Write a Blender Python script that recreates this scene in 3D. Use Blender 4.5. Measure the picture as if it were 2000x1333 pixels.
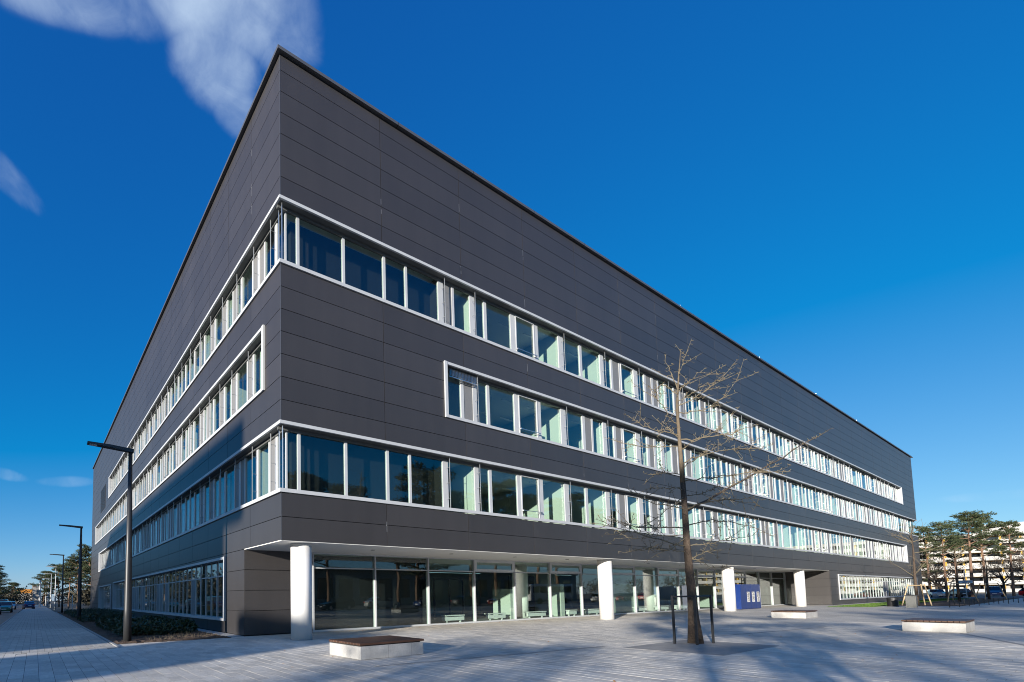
import bpy, math, random
from mathutils import Vector, Matrix

# ------------------------------------------------------------------ scene, camera, sky, sun
S = bpy.context.scene
COL = S.collection
for o in list(bpy.data.objects):
    bpy.data.objects.remove(o)
CAM = Vector((-7.22585, -15.7862, 1.57845))
YAW, PIT, ROL = map(math.radians, (33.015, 3.973, -0.768))
FPX, PPX, PPY = 958.451, 691.045, 1098.301
_cy, _sy, _cp, _sp = math.cos(YAW), math.sin(YAW), math.cos(PIT), math.sin(PIT)
FW = Vector((_sy * _cp, _cy * _cp, _sp))
_r0 = Vector((_cy, -_sy, 0.0))
_u0 = _r0.cross(FW)
RT = _r0 * math.cos(ROL) + _u0 * math.sin(ROL)
UP = _u0 * math.cos(ROL) - _r0 * math.sin(ROL)
cd = bpy.data.cameras.new('camera')
cam = bpy.data.objects.new('camera', cd)
COL.objects.link(cam)
cam.matrix_world = Matrix(((RT.x, UP.x, -FW.x, CAM.x), (RT.y, UP.y, -FW.y, CAM.y), (RT.z, UP.z, -FW.z, CAM.z), (0, 0, 0, 1)))
cd.sensor_width = 36.0
cd.lens = 36.0 * FPX / 2000.0
cd.shift_x = (1000.0 - PPX) / 2000.0
cd.shift_y = (PPY - 666.5) / 2000.0
cd.clip_start = 0.05
cd.clip_end = 5000
S.camera = cam

SUN_A, SUN_EL = math.radians(23.5), math.radians(9.7)      # light travels (cos a, sin a), dropping by tan(el)
W = bpy.data.worlds.new('World')
S.world = W
W.use_nodes = True
nt = W.node_tree
nt.nodes.clear()
def nd(t, **k):
    n = nt.nodes.new(t)
    for a, b in k.items():
        setattr(n, a, b)
    return n
out = nd('ShaderNodeOutputWorld')
bg = nd('ShaderNodeBackground')
bg.inputs['Strength'].default_value = 0.089
sky = nd('ShaderNodeTexSky', sky_type='NISHITA')
sky.sun_disc = False
sky.sun_elevation = SUN_EL
# sky sun direction: towards the sun = (-cos a, -sin a); Blender measures rotation from +Y clockwise
sky.sun_rotation = math.atan2(-math.cos(SUN_A), -math.sin(SUN_A))
sky.altitude = 1000
sky.air_density = 0.8
sky.dust_density = 0.6
sky.ozone_density = 4.0
# colour grade of the whole dome, channel by channel (deep polarised blue, pale towards the horizon)
sep = nd('ShaderNodeSeparateColor')
nt.links.new(sky.outputs[0], sep.inputs[0])
hs = nd('ShaderNodeCombineColor')
def chan(i, off, power, gain, lo):
    a = nd('ShaderNodeMath', operation='SUBTRACT'); a.inputs[1].default_value = off
    nt.links.new(sep.outputs[i], a.inputs[0])
    m_ = nd('ShaderNodeMath', operation='MAXIMUM'); m_.inputs[1].default_value = lo
    nt.links.new(a.outputs[0], m_.inputs[0])
    p = nd('ShaderNodeMath', operation='POWER'); p.inputs[1].default_value = power
    nt.links.new(m_.outputs[0], p.inputs[0])
    g = nd('ShaderNodeMath', operation='MULTIPLY'); g.inputs[1].default_value = gain
    nt.links.new(p.outputs[0], g.inputs[0])
    nt.links.new(g.outputs[0], hs.inputs[i])
chan(0, .55, .9, 1.5, .014)
chan(1, 0, .90, 1.18, 0)
chan(2, 0, .52, 2.25, 0)
# clouds: thin drifting veils, thresholded noise on the sky dome
tc = nd('ShaderNodeTexCoord')
def cloud_mask(px, py, su, sv, rot, sky_dir=None):
    if sky_dir:
        az, el = map(math.radians, sky_dir)
        d = Vector((math.sin(az) * math.cos(el), math.cos(az) * math.cos(el), math.sin(el)))
        u = d.cross(Vector((0, 0, 1))).normalized()
    else:
        d = (FW + RT * ((px - PPX) / FPX) - UP * ((py - PPY) / FPX)).normalized()
        u = RT - d * RT.dot(d); u.normalize()
    v = d.cross(u)
    uu = u * math.cos(rot) + v * math.sin(rot)
    vv = v * math.cos(rot) - u * math.sin(rot)
    def axis(a, s):
        n = nd('ShaderNodeVectorMath', operation='DOT_PRODUCT')
        n.inputs[1].default_value = a / s
        nt.links.new(tc.outputs['Generated'], n.inputs[0])
        m = nd('ShaderNodeMath', operation='SUBTRACT')
        m.inputs[1].default_value = a.dot(d) / s
        nt.links.new(n.outputs['Value'], m.inputs[0])
        p = nd('ShaderNodeMath', operation='POWER')
        q = nd('ShaderNodeMath', operation='MULTIPLY')
        nt.links.new(m.outputs[0], q.inputs[0]); nt.links.new(m.outputs[0], q.inputs[1])
        return q
    a, b = axis(uu, su), axis(vv, sv)
    s = nd('ShaderNodeMath', operation='ADD')
    nt.links.new(a.outputs[0], s.inputs[0]); nt.links.new(b.outputs[0], s.inputs[1])
    e = nd('ShaderNodeMapRange', interpolation_type='SMOOTHERSTEP')
    e.inputs['From Min'].default_value = 1.0
    e.inputs['From Max'].default_value = 0.0
    nt.links.new(s.outputs[0], e.inputs['Value'])
    return e
def addn(a, b, op='ADD', clamp=False):
    n = nd('ShaderNodeMath', operation=op, use_clamp=clamp)
    for i, x in enumerate((a, b)):
        if isinstance(x, (int, float)):
            n.inputs[i].default_value = x
        else:
            nt.links.new(x.outputs[0], n.inputs[i])
    return n
masks = [(430, -10, .150, .085, .1, 1.0), (420, 120, .085, .075, .7, .95), (455, 205, .060, .045, .8, .8), (560, 40, .075, .09, .2, .72), (130, 0, .13, .035, .2, .62), (270, 0, .08, .05, .2, .6),
         (-25, 315, .11, .030, .85, .5), (15, 345, .05, .02, .6, .42), (130, 941, .06, .014, 0, .42), (5, 925, .05, .014, .3, .42), (1960, 968, .07, .010, -.1, .35)]
acc = None
for (a, b, c, d_, e_, w_) in masks:
    m = addn(cloud_mask(a, b, c, d_, e_), w_, 'MULTIPLY')
    acc = m if acc is None else addn(acc, m, 'MAXIMUM')
# unseen veils added over the rest of the dome to whiten and lift the shade
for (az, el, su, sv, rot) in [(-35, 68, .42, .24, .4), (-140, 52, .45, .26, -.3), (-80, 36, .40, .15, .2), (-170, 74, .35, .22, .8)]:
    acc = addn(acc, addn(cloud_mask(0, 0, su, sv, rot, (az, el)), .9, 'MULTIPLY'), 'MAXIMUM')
nz = nd('ShaderNodeTexNoise')
nz.inputs['Scale'].default_value = 6.5
nz.inputs['Detail'].default_value = 9
nz.inputs['Roughness'].default_value = 0.55
nz.inputs['Distortion'].default_value = 0.25
nt.links.new(tc.outputs['Generated'], nz.inputs['Vector'])
nz2 = nd('ShaderNodeTexNoise')
nz2.inputs['Scale'].default_value = 17
nz2.inputs['Detail'].default_value = 8
nz2.inputs['Roughness'].default_value = 0.6
nz2.inputs['Distortion'].default_value = 1.1
nt.links.new(tc.outputs['Generated'], nz2.inputs['Vector'])
low = addn(addn(acc, addn(addn(nz, 0.5, 'SUBTRACT'), 1.6, 'MULTIPLY')), addn(addn(nz2, 0.5, 'SUBTRACT'), 0.55, 'MULTIPLY'))
mr = nd('ShaderNodeMapRange', interpolation_type='SMOOTHSTEP')
mr.inputs['From Min'].default_value = 0.08
mr.inputs['From Max'].default_value = 1.75
mr.inputs['To Max'].default_value = 0.80
nt.links.new(low.outputs[0], mr.inputs['Value'])
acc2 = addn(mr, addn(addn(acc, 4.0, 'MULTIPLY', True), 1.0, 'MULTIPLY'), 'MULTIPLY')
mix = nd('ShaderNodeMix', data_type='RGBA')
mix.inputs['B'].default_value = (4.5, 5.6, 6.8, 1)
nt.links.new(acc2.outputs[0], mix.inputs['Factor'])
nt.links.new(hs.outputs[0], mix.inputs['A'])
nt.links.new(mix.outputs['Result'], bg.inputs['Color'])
nt.links.new(bg.outputs[0], out.inputs[0])

sd = bpy.data.lights.new('sun', 'SUN')
sd.energy = 5.0
sd.angle = math.radians(0.53)
sd.color = (1.0, 0.925, 0.82)
sun = bpy.data.objects.new('sun', sd)
COL.objects.link(sun)
ldir = Vector((math.cos(SUN_A) * math.cos(SUN_EL), math.sin(SUN_A) * math.cos(SUN_EL), -math.sin(SUN_EL)))
sun.rotation_euler = ldir.to_track_quat('-Z', 'Y').to_euler()
sun.location = (-30, -20, 30)
S.view_settings.view_transform = 'Standard'
S.view_settings.look = 'None'
S.view_settings.exposure = 0.80
S.view_settings.gamma = 1.0
S.render.engine = 'CYCLES'
S.cycles.transparent_max_bounces = 16
S.cycles.max_bounces = 7
S.cycles.diffuse_bounces = 3
S.cycles.caustics_reflective = False
S.cycles.caustics_refractive = False
S.cycles.use_denoising = True
S.cycles.filter_width = 1.0
S.cycles.sample_clamp_indirect = 6.0

rnd = random.Random(11)
# ------------------------------------------------------------------ pixel helpers (layout was measured, then placed in metres)
def ray(x, y):
    return FW + RT * ((x - PPX) / FPX) - UP * ((y - PPY) / FPX)
def at_plane(x, y, p0):
    d = ray(x, y)                      # vertical plane through p0 facing the viewer
    n = Vector((FW.x, FW.y, 0)).normalized()
    return CAM + d * ((Vector(p0) - CAM).dot(n) / d.dot(n))

# ------------------------------------------------------------------ materials
MATS = {}
def material(name, color, rough=.6, metal=0.0, spec=.5, noise=None, bump=None, rand=0.0, coat=0.0):
    m = bpy.data.materials.new(name)
    m.use_nodes = True
    t = m.node_tree
    b = t.nodes['Principled BSDF']
    b.inputs['Roughness'].default_value = rough
    b.inputs['Metallic'].default_value = metal
    b.inputs['Specular IOR Level'].default_value = spec
    b.inputs['Coat Weight'].default_value = coat
    base = (*color, 1)
    b.inputs['Base Color'].default_value = base
    geo = t.nodes.new('ShaderNodeNewGeometry')
    last = None
    if noise:
        prev = None
        for (sc, amt, stretch) in noise:
            mp = t.nodes.new('ShaderNodeMapping')
            mp.inputs['Scale'].default_value = stretch
            t.links.new(geo.outputs['Position'], mp.inputs['Vector'])
            n = t.nodes.new('ShaderNodeTexNoise')
            n.inputs['Scale'].default_value = sc
            n.inputs['Detail'].default_value = 4
            t.links.new(mp.outputs[0], n.inputs['Vector'])
            r = t.nodes.new('ShaderNodeMapRange')
            r.inputs['From Min'].default_value = .25
            r.inputs['From Max'].default_value = .75
            r.inputs['To Min'].default_value = 1 - amt
            r.inputs['To Max'].default_value = 1 + amt
            t.links.new(n.outputs[0], r.inputs['Value'])
            if prev is None:
                prev = r
            else:
                q = t.nodes.new('ShaderNodeMath'); q.operation = 'MULTIPLY'
                t.links.new(prev.outputs[0], q.inputs[0]); t.links.new(r.outputs[0], q.inputs[1])
                prev = q
        last = prev
    if rand:
        oi = t.nodes.new('ShaderNodeObjectInfo')
        r = t.nodes.new('ShaderNodeMapRange')
        r.inputs['To Min'].default_value = 1 - rand
        r.inputs['To Max'].default_value = 1 + rand
        t.links.new(oi.outputs['Random'], r.inputs['Value'])
        if last is None:
            last = r
        else:
            q = t.nodes.new('ShaderNodeMath'); q.operation = 'MULTIPLY'
            t.links.new(last.outputs[0], q.inputs[0]); t.links.new(r.outputs[0], q.inputs[1])
            last = q
    if last is not None:
        vm = t.nodes.new('ShaderNodeVectorMath'); vm.operation = 'SCALE'
        vm.inputs[0].default_value = color
        t.links.new(last.outputs[0], vm.inputs['Scale'])
        t.links.new(vm.outputs[0], b.inputs['Base Color'])
    if bump:
        sc, st, dist = bump
        n = t.nodes.new('ShaderNodeTexNoise')
        n.inputs['Scale'].default_value = sc
        n.inputs['Detail'].default_value = 5
        t.links.new(geo.outputs['Position'], n.inputs['Vector'])
        bp = t.nodes.new('ShaderNodeBump')
        bp.inputs['Strength'].default_value = st
        bp.inputs['Distance'].default_value = dist
        t.links.new(n.outputs[0], bp.inputs['Height'])
        t.links.new(bp.outputs[0], b.inputs['Normal'])
    MATS[name] = m
    return m
U = (1, 1, 1)
material('panel', (.041, .0378, .0375), .42, spec=.62, noise=[(60, .16, U), (.35, .09, (1, 1, .6)), (2.0, .07, (1, 1, .12))], rand=.10)
material('backing', (.012, .012, .014), .8)
material('coping', (.12, .125, .135), .4, metal=.4, noise=[(1.2, .08, U)])
material('alu', (.49, .505, .52), .45, metal=.05, noise=[(1.5, .06, U)])
material('alu_frame', (.58, .60, .61), .42, metal=.25, noise=[(1.2, .07, U)])
material('alu_mullion', (.48, .495, .51), .45, metal=.05, noise=[(1.5, .06, U)])
material('rail_steel', (.36, .37, .38), .35, metal=.6)
material('steel', (.55, .56, .57), .28, metal=.9)
material('lintel_dark', (.10, .105, .105), .6)
material('vent', (.22, .22, .22), .55, metal=.2, noise=[(150, .3, U)])
material('white', (.74, .73, .71), .55, noise=[(.9, .03, U), (14, .02, U)])
material('soffit', (.80, .79, .75), .7, noise=[(.5, .03, U)])
material('room_wall', (.50, .53, .48), .7, noise=[(.5, .03, U)])
material('wing_wall', (.16, .165, .16), .7)
material('room_ceiling', (.62, .64, .62), .8)
material('room_floor', (.20, .21, .21), .5)
material('unlit_room', (.006, .006, .008), .7)  # black standing for the darkness inside unlit rooms
material('slab', (.56, .52, .45), .72, noise=[(1.1, .10, U), (18, .10, (1, .25, 1)), (.22, .19, U), (4.5, .08, U)], rand=.15, bump=(40, .15, .01))
material('joint', (.11, .105, .10), .9)
material('concrete', (.42, .415, .40), .75, noise=[(2.2, .16, U), (1.2, .14, (3, 3, .6)), (30, .09, U)], bump=(60, .25, .01))
material('wood', (.075, .037, .021), .5, noise=[(9, .25, (.25, 3, 3))], rand=.18)
material('grate', (.32, .305, .28), .7, noise=[(2.5, .18, U), (30, .1, U)])
material('dark_metal', (.028, .03, .033), .42, metal=.3, noise=[(3, .1, U)])
material('lamp_paint', (.045, .047, .05), .42, metal=.4, noise=[(2, .08, U)])
material('pole_grey', (.42, .43, .44), .5, metal=.2)
material('bark', (.085, .062, .045), .9, noise=[(5, .3, (1, 1, .3)), (26, .3, (1, 1, .35))], bump=(24, .9, .06))
material('sunlit_leader_bark', (.13, .10, .066), .9, noise=[(5, .25, (1, 1, .3)), (26, .25, (1, 1, .35))], bump=(24, .6, .04))  # younger, paler bark; sun on the upper trunk is put into its colour
material('twig', (.17, .14, .092), .85, noise=[(9, .22, U)])
material('pine_bark', (.19, .115, .075), .9, noise=[(3, .3, (1, 1, .4))])
material('dark_bark', (.075, .058, .045), .9, noise=[(4, .25, U)])
material('needles', (.052, .068, .026), .7, noise=[(.55, .35, U), (3, .3, U)])
material('far_leaf', (.055, .048, .028), .8, noise=[(.25, .35, U), (2, .3, U)])
material('hedge', (.028, .05, .018), .45, noise=[(1.3, .4, U), (11, .4, U)])
material('soil', (.10, .063, .04), .95, noise=[(1.1, .3, U), (16, .4, U)], bump=(20, .9, .05))
material('grass', (.075, .14, .018), .8, noise=[(.6, .25, U), (9, .3, U)])
material('ground', (.115, .10, .075), .95, noise=[(.05, .25, U), (.6, .25, U), (7, .2, U)])
material('asphalt', (.10, .10, .102), .85, noise=[(.15, .12, U), (40, .15, U)])
material('kerb', (.34, .34, .33), .8, noise=[(3, .1, U)])
material('blue', (.004, .028, .16), .35, noise=[(.8, .05, U)])
material('stake', (.50, .38, .23), .8, noise=[(6, .15, (1, 1, .2))])
material('bin_black', (.018, .018, .02), .35)
material('box_steel', (.17, .175, .17), .35, metal=.7, noise=[(3, .1, U)])
material('bldg_white', (.46, .45, .42), .7, noise=[(.15, .06, U)])
material('yellow', (.50, .29, .03), .6)
material('orange', (.60, .24, .03), .7)
material('brick_tan', (.33, .22, .15), .8, noise=[(.3, .1, U)])
material('far_concrete', (.36, .34, .31), .8, noise=[(.1, .08, U)])
material('tyre', (.015, .015, .016), .8)
material('chrome', (.6, .6, .62), .2, metal=1)
material('tail_red', (.5, .012, .012), .25)
material('lens_white', (.75, .76, .78), .12)
material('poster', (.72, .71, .67), .7)
material('print', (.10, .09, .085), .7)
material('dark_glass', (.012, .015, .018), .06, spec=.9)
for nm, c in dict(silver=(.42, .43, .44), black=(.012, .012, .014), blue=(.012, .035, .13), red=(.32, .012, .014), white=(.72, .72, .71), green=(.03, .12, .06), grey=(.16, .165, .17), cyan=(.02, .20, .42)).items():
    material('paint_' + nm, c, .28, metal=.35 if nm in ('silver', 'grey') else 0, coat=.7)

def glass(name, tint, ior, gl=(1, 1, 1)):
    m = bpy.data.materials.new(name)
    m.use_nodes = True
    t = m.node_tree
    t.nodes.clear()
    o = t.nodes.new('ShaderNodeOutputMaterial')
    mx = t.nodes.new('ShaderNodeMixShader')
    tr = t.nodes.new('ShaderNodeBsdfTransparent')
    tr.inputs[0].default_value = (*tint, 1)
    g = t.nodes.new('ShaderNodeBsdfGlossy')
    g.inputs['Roughness'].default_value = 0.0
    g.inputs['Color'].default_value = (*gl, 1)
    f = t.nodes.new('ShaderNodeFresnel')
    # the sheets are thin: both faces reflect as air-to-glass
    gi = t.nodes.new('ShaderNodeNewGeometry')
    ii = t.nodes.new('ShaderNodeMapRange')
    ii.inputs['To Min'].default_value = ior
    ii.inputs['To Max'].default_value = 1.0 / ior
    t.links.new(gi.outputs['Backfacing'], ii.inputs['Value'])
    t.links.new(ii.outputs[0], f.inputs['IOR'])
    # slight pillowing of each sheet, as in any sealed glass unit
    geo = t.nodes.new('ShaderNodeNewGeometry')
    n = t.nodes.new('ShaderNodeTexNoise')
    n.inputs['Scale'].default_value = .8
    n.inputs['Detail'].default_value = 0
    t.links.new(geo.outputs['Position'], n.inputs['Vector'])
    bp = t.nodes.new('ShaderNodeBump')
    bp.inputs['Strength'].default_value = .12
    bp.inputs['Distance'].default_value = .012
    t.links.new(n.outputs[0], bp.inputs['Height'])
    t.links.new(bp.outputs[0], g.inputs['Normal'])
    t.links.new(f.outputs[0], mx.inputs[0])
    t.links.new(tr.outputs[0], mx.inputs[1])
    t.links.new(g.outputs[0], mx.inputs[2])
    t.links.new(mx.outputs[0], o.inputs[0])
    MATS[name] = m
glass('glass', (.90, .975, .94), 1.63)
glass('glass_lobby', (.84, .94, .89), 1.55)

# ------------------------------------------------------------------ mesh helpers
class MB:
    def __init__(s):
        s.v, s.f = [], []
    def box(s, a, b):
        x0, x1 = sorted((a[0], b[0])); y0, y1 = sorted((a[1], b[1])); z0, z1 = sorted((a[2], b[2]))
        n = len(s.v)
        s.v += [(x0, y0, z0), (x1, y0, z0), (x1, y1, z0), (x0, y1, z0), (x0, y0, z1), (x1, y0, z1), (x1, y1, z1), (x0, y1, z1)]
        s.f += [(n, n + 3, n + 2, n + 1), (n + 4, n + 5, n + 6, n + 7), (n, n + 1, n + 5, n + 4), (n + 1, n + 2, n + 6, n + 5), (n + 2, n + 3, n + 7, n + 6), (n + 3, n, n + 4, n + 7)]
        return s
    def tube(s, pts, rads, k=6, cap=True):
        rings = []
        n = len(pts)
        pts = [Vector(p) for p in pts]
        for i, p in enumerate(pts):
            d = (pts[min(i + 1, n - 1)] - pts[max(i - 1, 0)])
            if d.length < 1e-9: d = Vector((0, 0, 1))
            d.normalize()
            a = Vector((0, 0, 1)) if abs(d.z) < .9 else Vector((1, 0, 0))
            u = d.cross(a).normalized(); w = d.cross(u)
            b = len(s.v)
            for j in range(k):
                t = 2 * math.pi * j / k
                q = p + (u * math.cos(t) + w * math.sin(t)) * rads[i]
                s.v.append(tuple(q))
            rings.append(b)
        for i in range(n - 1):
            for j in range(k):
                a, b = rings[i] + j, rings[i] + (j + 1) % k
                c, d = rings[i + 1] + (j + 1) % k, rings[i + 1] + j
                s.f.append((a, d, c, b))
        if cap:
            s.f.append(tuple(rings[0] + j for j in range(k)))
            s.f.append(tuple(rings[-1] + j for j in reversed(range(k))))
        return s
    def poly(s, pts, z0, z1):
        n = len(s.v); k = len(pts)
        s.v += [(p[0], p[1], z0) for p in pts] + [(p[0], p[1], z1) for p in pts]
        s.f.append(tuple(n + i for i in reversed(range(k))))
        s.f.append(tuple(n + k + i for i in range(k)))
        for i in range(k):
            j = (i + 1) % k
            s.f.append((n + i, n + j, n + k + j, n + k + i))
        return s
    def tri(s, a, b, c):
        n = len(s.v); s.v += [tuple(a), tuple(b), tuple(c)]; s.f.append((n, n + 1, n + 2))
    def quad(s, a, b, c, d):
        n = len(s.v); s.v += [tuple(a), tuple(b), tuple(c), tuple(d)]; s.f.append((n, n + 1, n + 2, n + 3))
    def mesh(s, name, mat, smooth=False):
        me = bpy.data.meshes.new(name)
        me.from_pydata(s.v, [], s.f)
        me.materials.append(MATS[mat])
        if smooth:
            me.polygons.foreach_set('use_smooth', [True] * len(me.polygons))
        me.update()
        return me
    def build(s, name, mat, parent=None, smooth=False, loc=None, kind=None):
        return link(name, s.mesh(name, mat, smooth), parent, loc, kind)
def link(name, me, parent=None, loc=None, kind=None):
    o = bpy.data.objects.new(name, me)
    COL.objects.link(o)
    if parent: o.parent = parent
    if loc is not None: o.location = loc
    if kind: o['kind'] = kind
    return o
def tag(o, label, cat, group=None):
    o['label'] = label; o['category'] = cat
    if group: o['group'] = group
    return o
def thing(name, label, cat, loc=(0, 0, 0), rz=0.0, group=None):
    o = bpy.data.objects.new(name, None)
    o.empty_display_size = .3
    COL.objects.link(o)
    o.location = loc; o.rotation_euler = (0, 0, rz)
    return tag(o, label, cat, group)
def structure(name, mb, mat):
    return mb.build(name, mat, kind='structure')
def copy_tree(o, parent=None):
    c = o.copy(); COL.objects.link(c); c.parent = parent
    for ch in list(o.children): copy_tree(ch, c)
    return c
UNIT = {}
def unit_box(mat):
    if mat not in UNIT:
        UNIT[mat] = MB().box((-.5, -.5, -.5), (.5, .5, .5)).mesh('piece_' + mat, mat)
    return UNIT[mat]
def piece(name, mat, a, b, parent):
    o = link(name, unit_box(mat), parent)
    o.location = [(p + q) / 2 for p, q in zip(a, b)]
    o.scale = [max(abs(q - p), 1e-4) for p, q in zip(a, b)]
    return o
def apparent(a, b):
    c = Vector([(p + q) / 2 for p, q in zip(a, b)])
    d = c - CAM
    if d.dot(FW) < .2: return 0
    e = sorted([abs(q - p) for p, q in zip(a, b)])
    if e[0] == abs(b[0] - a[0]): nrm = Vector((1, 0, 0))
    elif e[0] == abs(b[1] - a[1]): nrm = Vector((0, 1, 0))
    else: nrm = Vector((0, 0, 1))
    return e[1] * e[2] * abs(nrm.dot(d.normalized())) / d.length_squared
def pieces(name, stuff_name, mat, lst, parent, limit=300):
    """lst of (a,b): the ones that show largest become parts, the rest one stuff part"""
    lst = sorted(lst, key=lambda ab: -apparent(*ab))
    for a, b in lst[:limit]:
        piece(name, mat, a, b, parent)
    if len(lst) > limit:
        m = MB()
        for a, b in lst[limit:]: m.box(a, b)
        m.build(stuff_name, mat, parent, kind='stuff')

# ------------------------------------------------------------------ the office building
M = .85
SOF = 3.58105
P, Q, LA, LB = 4.65375, 2.9172, 107.33, 70.22
RY = 3.63                       # recess depth of the ground floor
RX = 61.83                      # right end of the recess
def Z(n): return SOF + n * M
B0 = thing('office_building', 'long dark grey panelled four storey office building with strip windows', 'building')
TOP = Z(21.72)
# bands: storey row, start, end on facade A (south) and B (west)
BANDS_A = [(12, -1, 98.7), (7, 8.05, 999), (2, -1, 98.5)]
BANDS_B = [(12, -1, 49.75), (7, 1.5, 64.4), (2, -1, 59.0)]
G = .011
panels = []
def add_panel(pl, s0, s1, z0, z1, d0=0.0):
    if s1 - s0 < .06 or z1 - z0 < .04: return
    s0 += G; s1 -= G; z0 += G; z1 -= G
    if pl == 'A': panels.append(((s0, d0, z0), (s1, d0 + .03, z1)))
    else: panels.append(((d0, s0, z0), (d0 + .03, s1, z1)))
def facade(pl, L, pitch, bands):
    n = int(L / pitch) + 1
    for i in range(n):
        s0, s1 = i * pitch, min((i + 1) * pitch, L)
        for k in range(22):
            z0, z1 = Z(k), min(Z(k + 1), TOP)
            cut = [(a, b) for (r, a, b) in bands if r <= k < r + 3]
            if not cut:
                add_panel(pl, s0, s1, z0, z1)
            else:
                a, b = cut[0]
                if s0 < a: add_panel(pl, s0, min(s1, a), z0, z1)
                if s1 > b: add_panel(pl, max(s0, b), s1, z0, z1)
facade('A', LA, P, BANDS_A)
facade('B', LB, Q, BANDS_B)
# ground floor panels
def ground_panels(pl, s0, s1, holes, pitch):
    rows = [(.03, Z(-3)), (Z(-3), Z(-2)), (Z(-2), Z(-1)), (Z(-1), Z(0))]
    s = s0
    cuts = sorted(set([s0, s1] + [h[0] for h in holes] + [h[1] for h in holes] + [i * pitch for i in range(200) if s0 < i * pitch < s1]))
    for a, b in zip(cuts, cuts[1:]):
        mid = (a + b) / 2
        h = [h for h in holes if h[0] < mid < h[1]]
        for z0, z1 in rows:
            if not h: add_panel(pl, a, b, z0, z1)
            else:
                _, _, hz0, hz1 = h[0]
                add_panel(pl, a, b, z0, min(z1, hz0)); add_panel(pl, a, b, max(z0, hz1), z1)
ground_panels('A', RX, LA, [(64.6, 103.5, .52, 3.22)], P)
ground_panels('B', RY, LB, [(6.0, 43.8, .55, 3.45), (45.9, 58.0, 0.03, 3.32)], Q)
for k in range(4):                                        # short return walls of the recess
    z0, z1 = (.03 if k == 0 else Z(k - 4)), Z(k - 3)
    panels.append(((.012, RY, z0 + G), (3.16, RY + .03, z1 - G)))
    panels.append(((RX, .04, z0 + G), (RX + .03, RY - .02, z1 - G)))
pieces('facade_panel', 'facade_panels', 'panel', panels, B0)
# pale lime runs in some of the vertical joints
m = MB(); r = random.Random(61)
for i in range(26):
    n_, k = r.randint(1, 9), r.choice([0, 1, 5, 6, 10, 11, 15, 16, 17, 18, 19])
    if r.random() < .6: x, z = n_ * P, Z(k) + r.uniform(.1, .6); m.box((x - .006, .004, z), (x + .006, .02, z + r.uniform(.12, .45)))
    else: y, z = r.randint(1, 6) * Q, Z(k) + r.uniform(.1, .6); m.box((.004, y - .006, z), (.02, y + .006, z + r.uniform(.12, .6)))
m.build('lime_runs', 'alu', B0, kind='stuff')
# backing walls behind the joints
m = MB()
D0, D1 = .05, .30
def slab_run(pl, s0, s1, z0, z1, d0=D0, d1=D1):
    if s1 <= s0 or z1 <= z0: return
    if pl == 'A': m.box((s0, d0, z0), (s1, d1, z1))
    else: m.box((d0, s0, z0), (d1, s1, z1))
for pl, L, bands in (('A', LA, BANDS_A), ('B', LB, BANDS_B)):
    st = D0 if pl == 'A' else D1 + .003
    zs = [(0, 2), (5, 7), (10, 12), (15, 21.8)]
    for a, b in zs: slab_run(pl, st, L - .02, Z(a) + .015, Z(b))
    for r, a, b in bands:
        if a > 0: slab_run(pl, st, a, Z(r), Z(r + 3))
        if b < L: slab_run(pl, b, L - .02, Z(r), Z(r + 3))
slab_run('A', RX + .05, 64.6, 0, SOF + .01); slab_run('A', 103.5, LA - .02, 0, SOF + .01)
slab_run('A', 64.6, 103.5, 0, .52); slab_run('A', 64.6, 103.5, 3.22, SOF + .01)
slab_run('B', RY + .05, 6.0, 0, SOF + .01); slab_run('B', 43.8, 45.9, 0, SOF + .01); slab_run('B', 58.0, LB - .02, 0, SOF + .01)
slab_run('B', 6.0, 43.8, 0, .55); slab_run('B', 6.0, 43.8, 3.45, SOF + .01); slab_run('B', 45.9, 58, 3.32, SOF + .01)
m.box((D1 + .003, RY + .05, 0), (3.15, RY + .22, SOF - .004))
m.box((RX + .05, D1 + .003, 0), (RX + .25, RY + 9, SOF - .004))
m.box((LA - .3, D1 + .003, 0), (LA - .025, LB * .6, Z(7)))
m.box((LA - .3, D1 + .003, Z(10)), (LA - .025, LB * .6, Z(21.8)))
m.box((D1 + .003, LB - .3, 0), (LA * .5, LB - .025, Z(21.8)))
m.build('wall_core', 'backing', B0)
# vertical corner profiles, coping, roof, soffit
m = MB()
for z0, z1 in ((0, 2), (5, 12), (15, 21.7)):
    m.box((-.004, -.004, Z(z0)), (.012, .010, Z(z1)))
m.build('corner_profile', 'coping', B0)
m = MB()
zc = Z(21.80)
m.box((-.14, -.14, zc), (LA + .12, .45, zc + .13)); m.box((-.14, .4501, zc), (.45, LB + .12, zc + .13))
m.box((LA - .45, .4501, zc), (LA + .12, LB, zc + .13)); m.box((.4501, LB - .4, zc), (LA - .4501, LB + .12, zc + .13))
m.build('roof_coping', 'coping', B0)
m = MB()
for i in range(1, 24):
    m.box((i * P + .9, -.143, zc - .004), (i * P + .925, .2, zc + .134))
m.build('coping_joints', 'backing', B0, kind='stuff')
MB().box((.4, .4, Z(21.5)), (LA - .35, LB - .35, Z(21.6))).build('roof', 'coping', B0)
for x in (32, 47, 62.5, 78):
    MB().tube([(x, .1, zc + .13), (x, .1, zc + .50)], [.02, .015], 5).build('lightning_rod', 'steel', B0)
so = MB().box((.004, .034, SOF - .02), (RX - .004, RY + .02, SOF + .012)).build('soffit', 'soffit', B0)
for i in range(12):
    x = 5 + i * 4.65
    MB().tube([(x, 1.5, SOF - .032), (x, 1.5, SOF - .021)], [.10, .10], 12).build('downlight', 'dark_metal', so)
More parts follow.
